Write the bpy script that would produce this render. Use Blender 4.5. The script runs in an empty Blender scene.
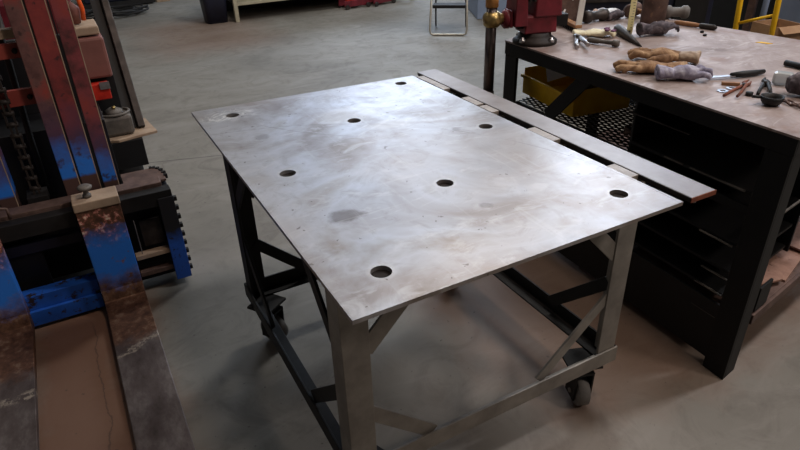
import bpy, bmesh, math, random
from mathutils import Vector, Matrix, noise
from mathutils.geometry import tessellate_polygon
random.seed(7)
S = bpy.context.scene
COL = S.collection

# ------------------------------------------------------------ camera
cd = bpy.data.cameras.new('camera')
cam = bpy.data.objects.new('camera', cd); COL.objects.link(cam)
cam.location = (-0.7686, -1.473, 1.5759)
cam.rotation_euler = (1.0515, 0.0277, -0.5028)
cd.sensor_width = 36.0; cd.lens = 27.4; cd.clip_start = 0.05; cd.clip_end = 100
S.camera = cam
# ------------------------------------------------------------ world, lights, exposure
w = bpy.data.worlds.new('world'); S.world = w; w.use_nodes = True
bg = w.node_tree.nodes['Background']; bg.inputs[0].default_value = (0.66, 0.50, 0.42, 1); bg.inputs[1].default_value = 0.03
def area(name, loc, target, sx, sy, power, color):
    l = bpy.data.lights.new(name, 'AREA'); l.shape = 'RECTANGLE'; l.size = sx; l.size_y = sy
    l.energy = power; l.color = color
    o = bpy.data.objects.new(name, l); COL.objects.link(o); o.location = loc
    o.rotation_euler = (Vector(target) - Vector(loc)).to_track_quat('-Z', 'Y').to_euler()
    return o
area('highbay_light', (4.3, -1.0, 5.8), (0.3, -0.1, 0), .45, 1.0, 140, (0.97, 0.97, 1.0))
area('highbay_light', (1.0, -1.5, 6.0), (0.9, -.6, 0), .7, .7, 72, (1.0, 0.80, 0.66))
area('highbay_light', (3.1, -4.0, 4.5), (0.2, 0.0, 0.4), .8, .8, 75, (1.0, 0.86, 0.76))
area('highbay_light', (0.6, 7.0, 5.9), (0.8, 5.0, 0), 2.6, 1.4, 34, (1.0, 0.97, 0.92))
area('highbay_light', (2.9, 3.3, 6.0), (2.2, 6.2, 0), 1.6, .8, 160, (1.0, 0.97, 0.92))
area('highbay_light', (-3.0, 4.5, 5.9), (-1.0, 3.0, 0), 1.5, 1.5, 14, (1.0, 0.96, 0.91))
area('window_light', (5.6, 11.6, 4.5), (0.4, 0.2, 0.8), 4.7, 2.4, 225, (0.76, 0.87, 1.0))
area('window_light', (9.3, 6.4, 4.6), (0.5, -.2, 0.8), 3.6, 2.4, 350, (0.76, 0.87, 1.0))
S.view_settings.view_transform = 'Standard'; S.view_settings.look = 'None'
S.view_settings.gamma = 1.0; S.view_settings.use_curve_mapping = False
S.view_settings.exposure = 0.0

# ------------------------------------------------------------ materials
def lin(c):
    return tuple(((x / 255) / 12.92 if x / 255 <= .04045 else ((x / 255 + .055) / 1.055) ** 2.4) for x in c) + (1,)
class NT:
    def __init__(s, name):
        s.m = bpy.data.materials.new(name); s.m.use_nodes = True
        s.t = s.m.node_tree; s.n = s.t.nodes; s.b = s.n['Principled BSDF']
        s.tc = s.n.new('ShaderNodeTexCoord'); s.geo = s.n.new('ShaderNodeNewGeometry')
    def link(s, a, b): s.t.links.new(a, b)
    def pos(s): return s.geo.outputs['Position']
    def mapp(s, scale=(1, 1, 1), rot=(0, 0, 0), loc=(0, 0, 0)):
        m = s.n.new('ShaderNodeMapping'); m.inputs['Scale'].default_value = scale
        m.inputs['Rotation'].default_value = rot; m.inputs['Location'].default_value = loc
        s.link(s.pos(), m.inputs['Vector']); return m.outputs[0]
    def noise(s, scale, detail=6, rough=.6, vec=None, dist=0):
        n = s.n.new('ShaderNodeTexNoise'); n.inputs['Scale'].default_value = scale
        n.inputs['Detail'].default_value = detail; n.inputs['Roughness'].default_value = rough
        n.inputs['Distortion'].default_value = dist
        s.link(vec or s.pos(), n.inputs['Vector']); return n.outputs['Fac']
    def ramp(s, fac, stops):
        r = s.n.new('ShaderNodeValToRGB'); e = r.color_ramp.elements
        while len(e) < len(stops): e.new(.5)
        for el, (p, c) in zip(e, stops):
            el.position = p; el.color = c if len(c) == 4 else tuple(c) + (1,)
        s.link(fac, r.inputs[0]); return r.outputs[0]
    def step(s, fac, a, b):
        m = s.n.new('ShaderNodeMapRange'); m.clamp = True
        m.inputs['From Min'].default_value = a; m.inputs['From Max'].default_value = b
        s.link(fac, m.inputs['Value']); return m.outputs[0]
    def mix(s, fac, a, b, mode='MIX'):
        m = s.n.new('ShaderNodeMix'); m.data_type = 'RGBA'; m.blend_type = mode
        for i, v in ((0, fac), (6, a), (7, b)):
            if hasattr(v, 'links') or hasattr(v, 'is_linked'): s.link(v, m.inputs[i])
            else: m.inputs[i].default_value = v
        return m.outputs[2]
    def math(s, op, a, b=0.0, c=0.0):
        m = s.n.new('ShaderNodeMath'); m.operation = op
        for i, v in ((0, a), (1, b), (2, c)):
            if hasattr(v, 'is_linked'): s.link(v, m.inputs[i])
            else: m.inputs[i].default_value = v
        return m.outputs[0]
    def sep(s, v=None):
        x = s.n.new('ShaderNodeSeparateXYZ'); s.link(v or s.pos(), x.inputs[0]); return x.outputs
    def bump(s, fac, strength=.2, dist=.005):
        b = s.n.new('ShaderNodeBump'); b.inputs['Strength'].default_value = strength
        b.inputs['Distance'].default_value = dist; s.link(fac, b.inputs['Height'])
        s.link(b.outputs[0], s.b.inputs['Normal'])
    def fin(s, col=None, rough=.5, metal=0., spec=.5):
        if col is not None:
            if hasattr(col, 'is_linked'): s.link(col, s.b.inputs['Base Color'])
            else: s.b.inputs['Base Color'].default_value = col
        for k, v in (('Roughness', rough), ('Metallic', metal), ('Specular IOR Level', spec)):
            if hasattr(v, 'is_linked'): s.link(v, s.b.inputs[k])
            else: s.b.inputs[k].default_value = v
        return s.m
def worn(name, c1, c2, c3=None, scale=14, rough=.6, metal=0., bump=.15, spec=.4, amt=.62):
    """two-tone noisy surface with optional sparse patches of a third colour"""
    t = NT(name)
    n1 = t.noise(scale); col = t.ramp(n1, [(.35, lin(c1)), (.68, lin(c2))])
    if c3:
        n2 = t.noise(scale * 2.3, 8, .7, t.mapp(loc=(3, 1, 7)))
        col = t.mix(t.step(n2, amt, amt + .06), col, lin(c3))
    n3 = t.noise(scale * 6, 4)
    t.bump(n3, bump, .003)
    return t.fin(col, rough, metal, spec)

MT = {}
MT['bench_black'] = worn('bench_black', (12, 12, 14), (20, 19, 20), (40, 34, 32), 12, .6, .2, amt=.70)
MT['black_and_shaded_steel'] = worn('black_and_shaded_steel', (24, 23, 24), (36, 34, 34), (60, 52, 48), 12, .6, .3, amt=.68)  # black parts, also table sides with shade painted into the colour
MT['black_paint'] = worn('black_paint', (13, 13, 15), (21, 21, 24), None, 10, .55)
MT['dark_steel'] = worn('dark_steel', (52, 48, 46), (80, 73, 70), (96, 72, 58), 16, .5, .6, amt=.64)
MT['polished_dark'] = worn('polished_dark', (96, 88, 86), (124, 114, 112), None, 12, .28, .9)
MT['grey_steel'] = worn('grey_steel', (112, 106, 100), (142, 136, 130), (176, 150, 66), 14, .5, .45, amt=.73)
MT['leg_steel'] = worn('leg_steel', (124, 118, 112), (156, 150, 142), (186, 160, 80), 9, .5, .35, amt=.735)
MT['bright_steel'] = worn('bright_steel', (168, 168, 170), (200, 200, 204), None, 30, .3, .9)
MT['brown_steel'] = worn('brown_steel', (84, 66, 60), (116, 94, 86), (140, 112, 92), 18, .6, .35)
MT['chain_brown'] = worn('chain_brown', (30, 25, 24), (50, 42, 38), None, 20, .6, .3)
MT['rust'] = worn('rust', (96, 56, 42), (142, 84, 62), (60, 38, 32), 26, .8, .1)
MT['rusty_plate'] = worn('rusty_plate', (130, 98, 84), (168, 132, 116), (96, 66, 56), 14, .7, .2)
MT['maroon'] = worn('maroon', (92, 30, 38), (128, 40, 52), (60, 26, 30), 12, .45, amt=.66)
MT['red'] = worn('red', (168, 36, 26), (206, 52, 36), (80, 24, 20), 16, .4, amt=.66)
MT['crossbar_red'] = worn('crossbar_red', (136, 58, 52), (158, 74, 64), (70, 26, 26), 12, .5, amt=.64)
MT['orange'] = worn('orange', (226, 84, 28), (244, 110, 44), None, 12, .4)
MT['pink_cowl'] = worn('pink_cowl', (118, 76, 70), (138, 90, 82), (104, 56, 50), 7, .6, amt=.68)
MT['tan'] = worn('tan', (146, 124, 104), (176, 154, 132), (100, 80, 66), 12, .75, amt=.66)
MT['grease'] = worn('grease', (84, 80, 76), (112, 106, 100), (60, 52, 46), 20, .6, .2)
MT['blue'] = worn('blue', (30, 80, 166), (38, 100, 200), (44, 36, 38), 9, .5, amt=.54)
MT['dark_blue'] = worn('dark_blue', (16, 30, 66), (26, 56, 128), (20, 18, 22), 8, .5, amt=.58)
MT['navy'] = worn('navy', (22, 24, 40), (30, 33, 52), None, 6, .45)
MT['brass'] = worn('brass', (150, 128, 84), (192, 168, 110), (84, 66, 44), 24, .35, .85, amt=.66)
MT['yellow'] = worn('yellow', (228, 176, 20), (244, 196, 32), (160, 110, 30), 9, .45, amt=.7)
MT['bin_yellow'] = worn('bin_yellow', (232, 178, 24), (248, 204, 44), (130, 92, 20), 12, .5, amt=.68)
MT['cream'] = worn('cream', (222, 212, 176), (240, 234, 206), None, 22, .7)
MT['rule_yellow'] = worn('rule_yellow', (246, 236, 170), (250, 244, 196), None, 20, .6)
MT['white'] = worn('white', (232, 234, 236), (246, 247, 248), None, 12, .6)
MT['purple'] = worn('purple', (88, 40, 74), (120, 62, 98), None, 30, .8)
MT['wood'] = worn('wood', (140, 98, 66), (176, 130, 90), (104, 70, 48), 24, .65, amt=.66)
MT['orange_wood'] = worn('orange_wood', (186, 128, 66), (212, 152, 88), None, 30, .5)
MT['card'] = worn('card', (158, 122, 92), (182, 146, 112), None, 10, .85)
MT['pale_blue'] = worn('pale_blue', (128, 142, 166), (142, 156, 180), None, 3, .5)
MT['teal_white'] = worn('teal_white', (190, 212, 208), (206, 226, 222), None, 5, .5)
MT['alu'] = worn('alu', (176, 170, 158), (200, 194, 182), None, 20, .4, .7)
MT['floor_wood'] = worn('floor_wood', (160, 152, 130), (182, 174, 150), None, 10, .6)
MT['rubber'] = worn('rubber', (22, 22, 23), (34, 33, 33), None, 20, .75)
MT['caster_grey'] = worn('caster_grey', (96, 92, 90), (124, 120, 116), (64, 56, 50), 22, .6, amt=.64)
MT['bench_side'] = worn('bench_side', (58, 44, 42), (80, 62, 58), (104, 80, 70), 14, .55, .3, amt=.66)

def cloth(name, c1, c2, c3, scale=22):
    t = NT(name)
    n = t.noise(scale, 8, .65, dist=.8)
    col = t.ramp(n, [(.3, lin(c1)), (.5, lin(c2)), (.72, lin(c3))])
    t.bump(t.noise(scale * 8, 4), .4, .003)
    return t.fin(col, .9, 0, .2)
MT['leather'] = cloth('leather', (78, 54, 40), (146, 114, 86), (206, 174, 138), 14)
MT['lavender'] = cloth('lavender', (96, 92, 112), (150, 146, 166), (206, 204, 216))
MT['dark_cloth'] = cloth('dark_cloth', (52, 48, 52), (86, 80, 86), (136, 126, 130))
MT['plastic'] = NT('plastic').fin(lin((222, 228, 230)), .25, 0, .5)
MT['plastic'].node_tree.nodes['Principled BSDF'].inputs['Transmission Weight'].default_value = .55

HOLES = [(a*.3311+.0076, c*.5588+.0145) for a, c in ((-1,1),(-1,0),(-1,-1),(1,1),(1,0),(1,-1),(0,.5),(0,-.5))]
# plate of the work table: mottled mill-scale steel, blotches, swirls and fine scratches
def plate_mat():
    t = NT('mill_plate')
    big = t.noise(2.2, 5, .55, dist=1.2)
    col = t.ramp(big, [(.30, lin((128, 118, 112))), (.44, lin((156, 150, 150))), (.58, lin((182, 182, 188))), (.72, lin((150, 140, 132)))])
    mid = t.noise(9, 7, .7, t.mapp(loc=(5, 2, 0)), 1.5)
    col = t.mix(t.math('MULTIPLY', t.step(mid, .52, .70), .38), col, lin((122, 112, 106)))
    pale = t.noise(4.5, 6, .65, t.mapp(scale=(1, 2.2, 1), rot=(0, 0, .5), loc=(1, 9, 0)), 2.5)
    col = t.mix(t.math('MULTIPLY', t.step(pale, .54, .68), .55), col, lin((200, 198, 200)))
    warm = t.noise(1.6, 3, .5, t.mapp(loc=(8, 3, 0)))
    col = t.mix(t.math('MULTIPLY', t.step(warm, .5, .64), .35), col, lin((168, 148, 132)))
    # one dark rubbed spot and a few small stains
    x = t.sep()
    def spot(cx, cy, r, rx=1.0):
        dx = t.math('MULTIPLY', t.math('SUBTRACT', x[0], cx), rx); dy = t.math('SUBTRACT', x[1], cy)
        d = t.math('SQRT', t.math('ADD', t.math('MULTIPLY', dx, dx), t.math('MULTIPLY', dy, dy)))
        d = t.math('ADD', d, t.math('MULTIPLY', t.math('SUBTRACT', t.noise(22, 4), .5), .05))
        return t.math('SUBTRACT', 1.0, t.step(d, r * .6, r))
    sp = spot(-.289, -.292, .036, .7)
    for a in ((-.30, .32, .028, 1), (.02, -.42, .02, 1), (.25, .05, .02, 1)):
        sp = t.math('MAXIMUM', sp, t.math('MULTIPLY', spot(*a), .6))
    col = t.mix(t.math('MULTIPLY', sp, .65), col, lin((92, 82, 78)))
    white = spot(-.34, .58, .07, .6)
    wn = t.noise(16, 6, .7, dist=2)
    col = t.mix(t.math('MULTIPLY', white, t.step(wn, .45, .6)), col, lin((226, 224, 222)))
    ring = None
    for hx_ in HOLES:
        dx = t.math('SUBTRACT', x[0], hx_[0]); dy = t.math('SUBTRACT', x[1], hx_[1])
        d = t.math('SQRT', t.math('ADD', t.math('MULTIPLY', dx, dx), t.math('MULTIPLY', dy, dy)))
        r_ = t.math('SUBTRACT', 1.0, t.step(d, .024, .034))
        ring = r_ if ring is None else t.math('MAXIMUM', ring, r_)
    col = t.mix(t.math('MULTIPLY', ring, .35), col, lin((206, 202, 198)))
    pale2 = t.math('MAXIMUM', spot(.02, .36, .09, .6), spot(.10, .20, .05, .5))
    col = t.mix(t.math('MULTIPLY', pale2, .3), col, lin((206, 200, 196)))
    dots = t.noise(48, 2, .5, t.mapp(loc=(7, 7, 7)))
    col = t.mix(t.math('MULTIPLY', t.step(dots, .715, .735), .6), col, lin((84, 74, 68)))
    # directional scratches
    sc = t.noise(60, 3, .5, t.mapp(scale=(1, .04, 1), rot=(0, 0, 1.0)))
    sc2 = t.noise(70, 3, .5, t.mapp(scale=(.05, 1, 1), rot=(0, 0, .25)))
    s_ = t.math('ADD', t.step(sc, .62, .7), t.step(sc2, .64, .72))
    col = t.mix(t.math('MULTIPLY', s_, .12), col, lin((210, 206, 202)))
    # long arc scratches
    def arc(cx, cy, r, w_):
        dx = t.math('SUBTRACT', x[0], cx); dy = t.math('SUBTRACT', x[1], cy)
        d = t.math('SQRT', t.math('ADD', t.math('MULTIPLY', dx, dx), t.math('MULTIPLY', dy, dy)))
        return t.math('SUBTRACT', 1.0, t.step(t.math('ABSOLUTE', t.math('SUBTRACT', d, r)), w_ * .4, w_))
    ar = t.math('MAXIMUM', arc(-.55, -.55, .98, .0022), arc(.55, .9, .95, .002))
    brk = t.step(t.noise(5, 2), .47, .55)
    col = t.mix(t.math('MULTIPLY', t.math('MULTIPLY', ar, brk), .45), col, lin((96, 88, 84)))
    rough = t.math('ADD', t.math('MULTIPLY', mid, .22), t.math('MULTIPLY', pale, .16))
    rough = t.math('ADD', rough, .20)
    t.bump(t.math('ADD', t.noise(5, 3), t.math('MULTIPLY', t.noise(40, 4), .12)), .10, .01)
    return t.fin(col, rough, .88, .5)
MT['plate'] = plate_mat()
def bar_mat():
    t = NT('flat_bar_steel')
    col = t.ramp(t.noise(12, 6), [(.3, lin((136, 128, 126))), (.7, lin((160, 152, 150)))])
    t.bump(t.noise(50, 4), .08, .002)
    return t.fin(col, .45, .5, .5)
MT['bar'] = bar_mat()
MT['bright_tab'] = worn('bright_tab', (150, 140, 132), (178, 168, 160), (150, 112, 90), 24, .5, .3, amt=.62)
MT['scale_edge'] = worn('scale_edge', (120, 66, 48), (158, 92, 66), (70, 44, 36), 30, .75, .2)

def bench_top_mat():
    t = NT('bench_top_steel')
    n = t.noise(3.5, 7, .65, dist=1.5)
    col = t.ramp(n, [(.3, lin((122, 104, 97))), (.5, lin((156, 140, 135))), (.7, lin((180, 166, 164)))])
    s_ = t.noise(10, 6, .6, t.mapp(scale=(.5, 1.4, 1), rot=(0, 0, .9)), 2)
    col = t.mix(t.math('MULTIPLY', t.step(s_, .55, .68), .5), col, lin((206, 196, 194)))
    r = t.noise(6, 4, .6, t.mapp(loc=(4, 4, 4)))
    col = t.mix(t.math('MULTIPLY', t.step(r, .56, .66), .45), col, lin((132, 92, 72)))
    t.bump(t.noise(40, 5), .12, .003)
    return t.fin(col, .60, .25, .5)
MT['bench_top'] = bench_top_mat()

def floor_mat():
    t = NT('sealed_concrete')
    x = t.sep()
    n = t.noise(.7, 6, .6, dist=.6)
    col = t.ramp(n, [(.32, lin((106, 102, 95))), (.5, lin((124, 120, 112))), (.7, lin((138, 134, 127)))])
    f = t.noise(4.5, 8, .7, t.mapp(loc=(3, 3, 0)), 1.5)
    col = t.mix(t.math('MULTIPLY', t.step(f, .48, .66), .5), col, lin((94, 88, 82)))
    st = t.noise(3, 7, .65, t.mapp(scale=(.35, 1.6, 1), rot=(0, 0, -.35)), 1.0)
    col = t.mix(t.math('MULTIPLY', t.step(st, .52, .68), .45), col, lin((150, 146, 140)))
    # brown stain by forks and far wall, plus painted shade at forks and bench
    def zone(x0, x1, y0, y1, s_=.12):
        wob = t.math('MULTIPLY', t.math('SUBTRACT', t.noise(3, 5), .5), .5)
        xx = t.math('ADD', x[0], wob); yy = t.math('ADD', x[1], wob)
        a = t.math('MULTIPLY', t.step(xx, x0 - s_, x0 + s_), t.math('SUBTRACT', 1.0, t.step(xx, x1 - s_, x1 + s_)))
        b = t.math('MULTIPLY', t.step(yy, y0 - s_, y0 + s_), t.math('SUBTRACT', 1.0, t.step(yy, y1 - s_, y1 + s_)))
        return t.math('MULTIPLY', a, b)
    z = t.math('MAXIMUM', t.math('MULTIPLY', zone(-1.25, -.80, -.5, 1.2), 1.7), zone(.25, 2.1, -.55, 1.0))  # fork floor darkened, warm bench shadow painted brown
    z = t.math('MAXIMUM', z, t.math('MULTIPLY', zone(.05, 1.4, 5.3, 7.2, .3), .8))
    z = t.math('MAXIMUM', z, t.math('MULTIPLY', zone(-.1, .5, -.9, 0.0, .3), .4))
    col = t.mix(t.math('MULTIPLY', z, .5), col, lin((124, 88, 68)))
    # specks
    sp = t.noise(38, 3, .5)
    col = t.mix(t.math('MULTIPLY', t.step(sp, .70, .73), .6), col, lin((60, 54, 50)))
    # saw-cut joint
    def line(ax, ay, nx, ny, w_, wob=0.0):
        d = t.math('ADD', t.math('MULTIPLY', t.math('SUBTRACT', x[0], ax), nx), t.math('MULTIPLY', t.math('SUBTRACT', x[1], ay), ny))
        if wob: d = t.math('ADD', d, t.math('MULTIPLY', t.math('SUBTRACT', t.noise(7, 5), .5), wob))
        return t.math('SUBTRACT', 1.0, t.step(t.math('ABSOLUTE', d), w_ * .5, w_))
    j = line(-.33, 2.497, .29, .957, .006)
    ck = t.math('MULTIPLY', line(-.967, .5, 1, 0, .004, .08), t.math('MULTIPLY', t.step(x[1], .1, .2), t.math('SUBTRACT', 1.0, t.step(x[1], .85, .95))))
    ck = t.math('MULTIPLY', ck, .45)
    col = t.mix(t.math('MAXIMUM', t.math('MULTIPLY', j, .75), ck), col, lin((44, 40, 38)))
    ro = t.math('ADD', t.math('MULTIPLY', f, .3), .42)
    t.bump(t.noise(30, 5), .06, .003)
    return t.fin(col, ro, 0, .45)
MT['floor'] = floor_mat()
MT['wall'] = worn('wall_paint', (150, 148, 142), (162, 160, 154), None, 2, .8)
MT['ceiling'] = worn('ceiling_sheet', (120, 120, 118), (134, 134, 132), None, 2, .8)
def emit(name, col, s_):
    t = NT(name); t.b.inputs['Emission Color'].default_value = lin(col); t.b.inputs['Emission Strength'].default_value = s_
    return t.fin(lin(col), .4)
MT['lamp_glow'] = emit('lamp_glow', (255, 250, 240), 6)
MT['daylight_pane'] = emit('daylight_pane', (200, 222, 255), 2.2)

# fork: blue paint high on the shank, rust and pink flecks at the hook, bare steel blade
def fork_mat(name, seed):
    t = NT(name); x = t.sep()
    n = t.noise(18, 7, .7, t.mapp(loc=(seed, 0, 0)))
    z = t.math('ADD', x[2], t.math('MULTIPLY', t.math('SUBTRACT', n, .5), .18))
    rusty = t.ramp(t.noise(30, 7, .7, t.mapp(loc=(0, seed, 0))), [(.38, lin((74, 50, 40))), (.52, lin((104, 70, 52))), (.57, lin((196, 120, 112))), (.63, lin((226, 206, 180)))])
    blue = t.mix(t.step(t.noise(24, 6, .7), .62, .68), lin((44, 118, 216)), lin((120, 84, 66)))
    steel = t.ramp(t.noise(14, 8, .7, t.mapp(scale=(1, .45, 1))), [(.3, lin((72, 62, 60))), (.5, lin((98, 88, 86))), (.7, lin((128, 120, 118)))])
    rb_ = t.ramp(t.noise(26, 7, .7), [(.35, lin((78, 54, 44))), (.55, lin((116, 84, 66))), (.68, lin((150, 124, 104)))])
    steel = t.mix(t.step(t.math('ADD', x[1], t.math('MULTIPLY', n, .2)), .70, .78), steel, rb_)
    col = t.mix(t.step(z, .10, .20), steel, blue)
    col = t.mix(t.step(z, .31, .41), col, rusty)
    # white scuff across the heel end of the blade
    yy = t.math('ADD', x[1], t.math('MULTIPLY', t.math('SUBTRACT', t.noise(16, 5), .5), .10))
    c0 = .60 if seed < 5 else .515
    yy = t.math('SUBTRACT', yy, t.math('MULTIPLY', t.math('SUBTRACT', x[0], -.82 if seed < 5 else -1.25), .5 if seed < 5 else 0.1))
    sc = t.math('SUBTRACT', 1.0, t.step(t.math('ABSOLUTE', t.math('SUBTRACT', yy, c0)), .006, .020))
    sc = t.math('MULTIPLY', sc, t.step(t.noise(30, 5, .75), .46, .54))
    col = t.mix(t.math('MULTIPLY', sc, .7), col, lin((190, 178, 162)))
    t.bump(t.noise(40, 5), .2, .003)
    met = t.math('MULTIPLY', t.math('SUBTRACT', 1.0, t.step(z, .10, .15)), .6)
    return t.fin(col, .5, met, .4)
def end_plate_mat():
    t = NT('end_plate_paint'); x = t.sep(); n = t.noise(12, 6, .65)
    z = t.math('ADD', x[2], t.math('MULTIPLY', t.math('SUBTRACT', n, .5), .25))
    col = t.mix(t.step(z, .20, .30), lin((34, 84, 176)), lin((24, 24, 30)))
    col = t.mix(t.step(t.noise(22, 6, .7), .56, .62), col, lin((30, 26, 28)))
    return t.fin(col, .5)
MT['end_plate'] = end_plate_mat()
MT['fork_r'] = fork_mat('fork_paint_worn', 1.3)
MT['fork_l'] = fork_mat('fork_paint_chipped', 7.7)
# mast channels: maroon above, blue band low, brown at the foot
def mast_mat(name, seed, b0, b1, red):
    t = NT(name); x = t.sep()
    n = t.noise(11, 7, .65, t.mapp(loc=(seed, 2, 0)))
    z = t.math('ADD', x[2], t.math('MULTIPLY', t.math('SUBTRACT', n, .5), .22))
    top = t.ramp(t.noise(7, 6, .65, t.mapp(loc=(seed, 5, 0))), [(.34, lin((74, 46, 46))), (.5, lin(red)), (.66, lin((150, 66, 60)))])
    top = t.mix(t.math('MULTIPLY', t.step(t.noise(26, 5, .6), .6, .66), .8), top, lin((58, 42, 44)))
    blue = t.mix(t.step(t.noise(20, 5, .6), .56, .64), lin((44, 120, 220)), lin((56, 62, 104)))
    purple = lin((84, 60, 84))
    col = t.mix(t.step(z, b1 - .02, b1 + .10), blue, purple)
    col = t.mix(t.step(z, b1 + .10, b1 + .26), col, top)
    col = t.mix(t.math('SUBTRACT', 1.0, t.step(x[2], b0, b0 + .012)), col, lin((84, 62, 58)))
    t.bump(t.noise(40, 5), .12, .003)
    return t.fin(col, .42, .1, .5)
MT['mast1'] = mast_mat('mast_paint_outer', 1, .545, .64, (112, 78, 74))
MT['mast2'] = mast_mat('mast_paint_middle', 4, .545, .62, (130, 56, 56))
MT['mast3'] = mast_mat('mast_paint_inner', 9, .50, .56, (136, 66, 70))

# ------------------------------------------------------------ mesh helpers
def nb(): return bmesh.new()
def bx(bm, x0, x1, y0, y1, z0, z1):
    v = [bm.verts.new(p) for p in ((x0,y0,z0),(x1,y0,z0),(x1,y1,z0),(x0,y1,z0),(x0,y0,z1),(x1,y0,z1),(x1,y1,z1),(x0,y1,z1))]
    for f in ((3,2,1,0),(4,5,6,7),(0,1,5,4),(1,2,6,5),(2,3,7,6),(3,0,4,7)): bm.faces.new([v[i] for i in f])
    return bm
def ob(bm, c, s, rz=0, rx=0, ry=0):
    M = Matrix.Translation(Vector(c)+Vector((0,0,.001))) @ Matrix.Rotation(rz, 4, 'Z') @ Matrix.Rotation(ry, 4, 'Y') @ Matrix.Rotation(rx, 4, 'X')
    t = bmesh.new(); bx(t, -s[0]/2, s[0]/2, -s[1]/2, s[1]/2, -s[2]/2, s[2]/2); t.transform(M); join(bm, t); return bm
def join(bm, t):
    me = bpy.data.meshes.new('tmp'); t.to_mesh(me); t.free(); bm.from_mesh(me); bpy.data.meshes.remove(me)
def frame(d):
    d = d.normalized(); a = Vector((0, 0, 1)) if abs(d.z) < .9 else Vector((1, 0, 0))
    u = a.cross(d).normalized(); return u, d.cross(u)
def tube(bm, pts, rad, seg=12, caps=True, flat=1.0):
    pts = [Vector(p) for p in pts]; rads = rad if isinstance(rad, (list, tuple)) else [rad] * len(pts)
    rings = []; u = None
    for i, p in enumerate(pts):
        d = (pts[min(i+1, len(pts)-1)] - pts[max(i-1, 0)])
        if d.length < 1e-9: d = Vector((0, 0, 1))
        d.normalize()
        if u is None: u, v = frame(d)
        else:
            u = (u - d * u.dot(d)).normalized(); v = d.cross(u)
        rings.append([bm.verts.new(p + (u * math.cos(2*math.pi*k/seg) + v * flat * math.sin(2*math.pi*k/seg)) * rads[i]) for k in range(seg)])
    for a, b in zip(rings, rings[1:]):
        for k in range(seg): 
            f = bm.faces.new((a[k], a[(k+1) % seg], b[(k+1) % seg], b[k])); f.smooth = True
    if caps:
        bm.faces.new(rings[0][::-1]); bm.faces.new(rings[-1])
    return bm
def bar(bm, p0, p1, w_, h_, up=(0, 0, 1)):
    """rectangular bar from p0 to p1; w_ across, h_ along up"""
    p0, p1 = Vector(p0), Vector(p1); d = (p1 - p0).normalized(); upv = Vector(up)
    s = d.cross(upv).normalized(); n = s.cross(d)
    v = []
    for p in (p0, p1):
        for a, b in ((-1,-1),(1,-1),(1,1),(-1,1)): v.append(bm.verts.new(p + s*a*w_/2 + n*b*h_/2))
    for f in ((0,1,2,3),(7,6,5,4),(0,4,5,1),(1,5,6,2),(2,6,7,3),(3,7,4,0)): bm.faces.new([v[i] for i in f])
    return bm
def lathe(bm, prof, c=(0,0,0), axis=(0,0,1), seg=24):
    ax = Vector(axis).normalized(); u, v = frame(ax); c = Vector(c); rings = []
    for r, h in prof:
        if r < 1e-6: rings.append([bm.verts.new(c + ax*h)])
        else: rings.append([bm.verts.new(c + ax*h + (u*math.cos(2*math.pi*k/seg) + v*math.sin(2*math.pi*k/seg))*r) for k in range(seg)])
    for a, b in zip(rings, rings[1:]):
        for k in range(seg):
            k2 = (k+1) % seg
            if len(a) == 1 and len(b) == 1: continue
            if len(a) == 1: f = bm.faces.new((a[0], b[k2], b[k]))
            elif len(b) == 1: f = bm.faces.new((a[k], a[k2], b[0]))
            else: f = bm.faces.new((a[k], a[k2], b[k2], b[k]))
            f.smooth = True
    for rg, rev in ((rings[0], True), (rings[-1], False)):
        if len(rg) > 1: bm.faces.new(rg[::-1] if rev else rg)
    return bm
def cyl(bm, p0, p1, r, r1=None, seg=18):
    p0, p1 = Vector(p0), Vector(p1); L = (p1-p0).length
    return lathe(bm, [(r, 0), (r if r1 is None else r1, L)], p0, p1-p0, seg)
def sheet(bm, loops, z0, z1, M=None):
    """flat plate: outer loop + holes extruded between z0 and z1"""
    flat = [p for l in loops for p in l]
    tri = tessellate_polygon([[Vector((p[0], p[1], 0)) for p in l] for l in loops])
    lo = [bm.verts.new((p[0], p[1], z0)) for p in flat]; hi = [bm.verts.new((p[0], p[1], z1)) for p in flat]
    for t in tri:
        a, b, c = [flat[i] for i in t]
        ccw = (b[0]-a[0])*(c[1]-a[1]) - (b[1]-a[1])*(c[0]-a[0]) > 0
        t = t if ccw else t[::-1]
        bm.faces.new([hi[i] for i in t]); bm.faces.new([lo[i] for i in t[::-1]])
    k = 0
    for l in loops:
        n = len(l)
        for i in range(n):
            a, b = k+i, k+(i+1) % n
            bm.faces.new((lo[a], lo[b], hi[b], hi[a]))
        k += n
    if M is not None: bm.transform(M)
    bmesh.ops.recalc_face_normals(bm, faces=bm.faces[:])
    return bm
def circle(cx, cy, r, n=28, ry=None): return [(cx + r*math.cos(2*math.pi*k/n), cy + (ry or r)*math.sin(2*math.pi*k/n)) for k in range(n)]

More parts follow.
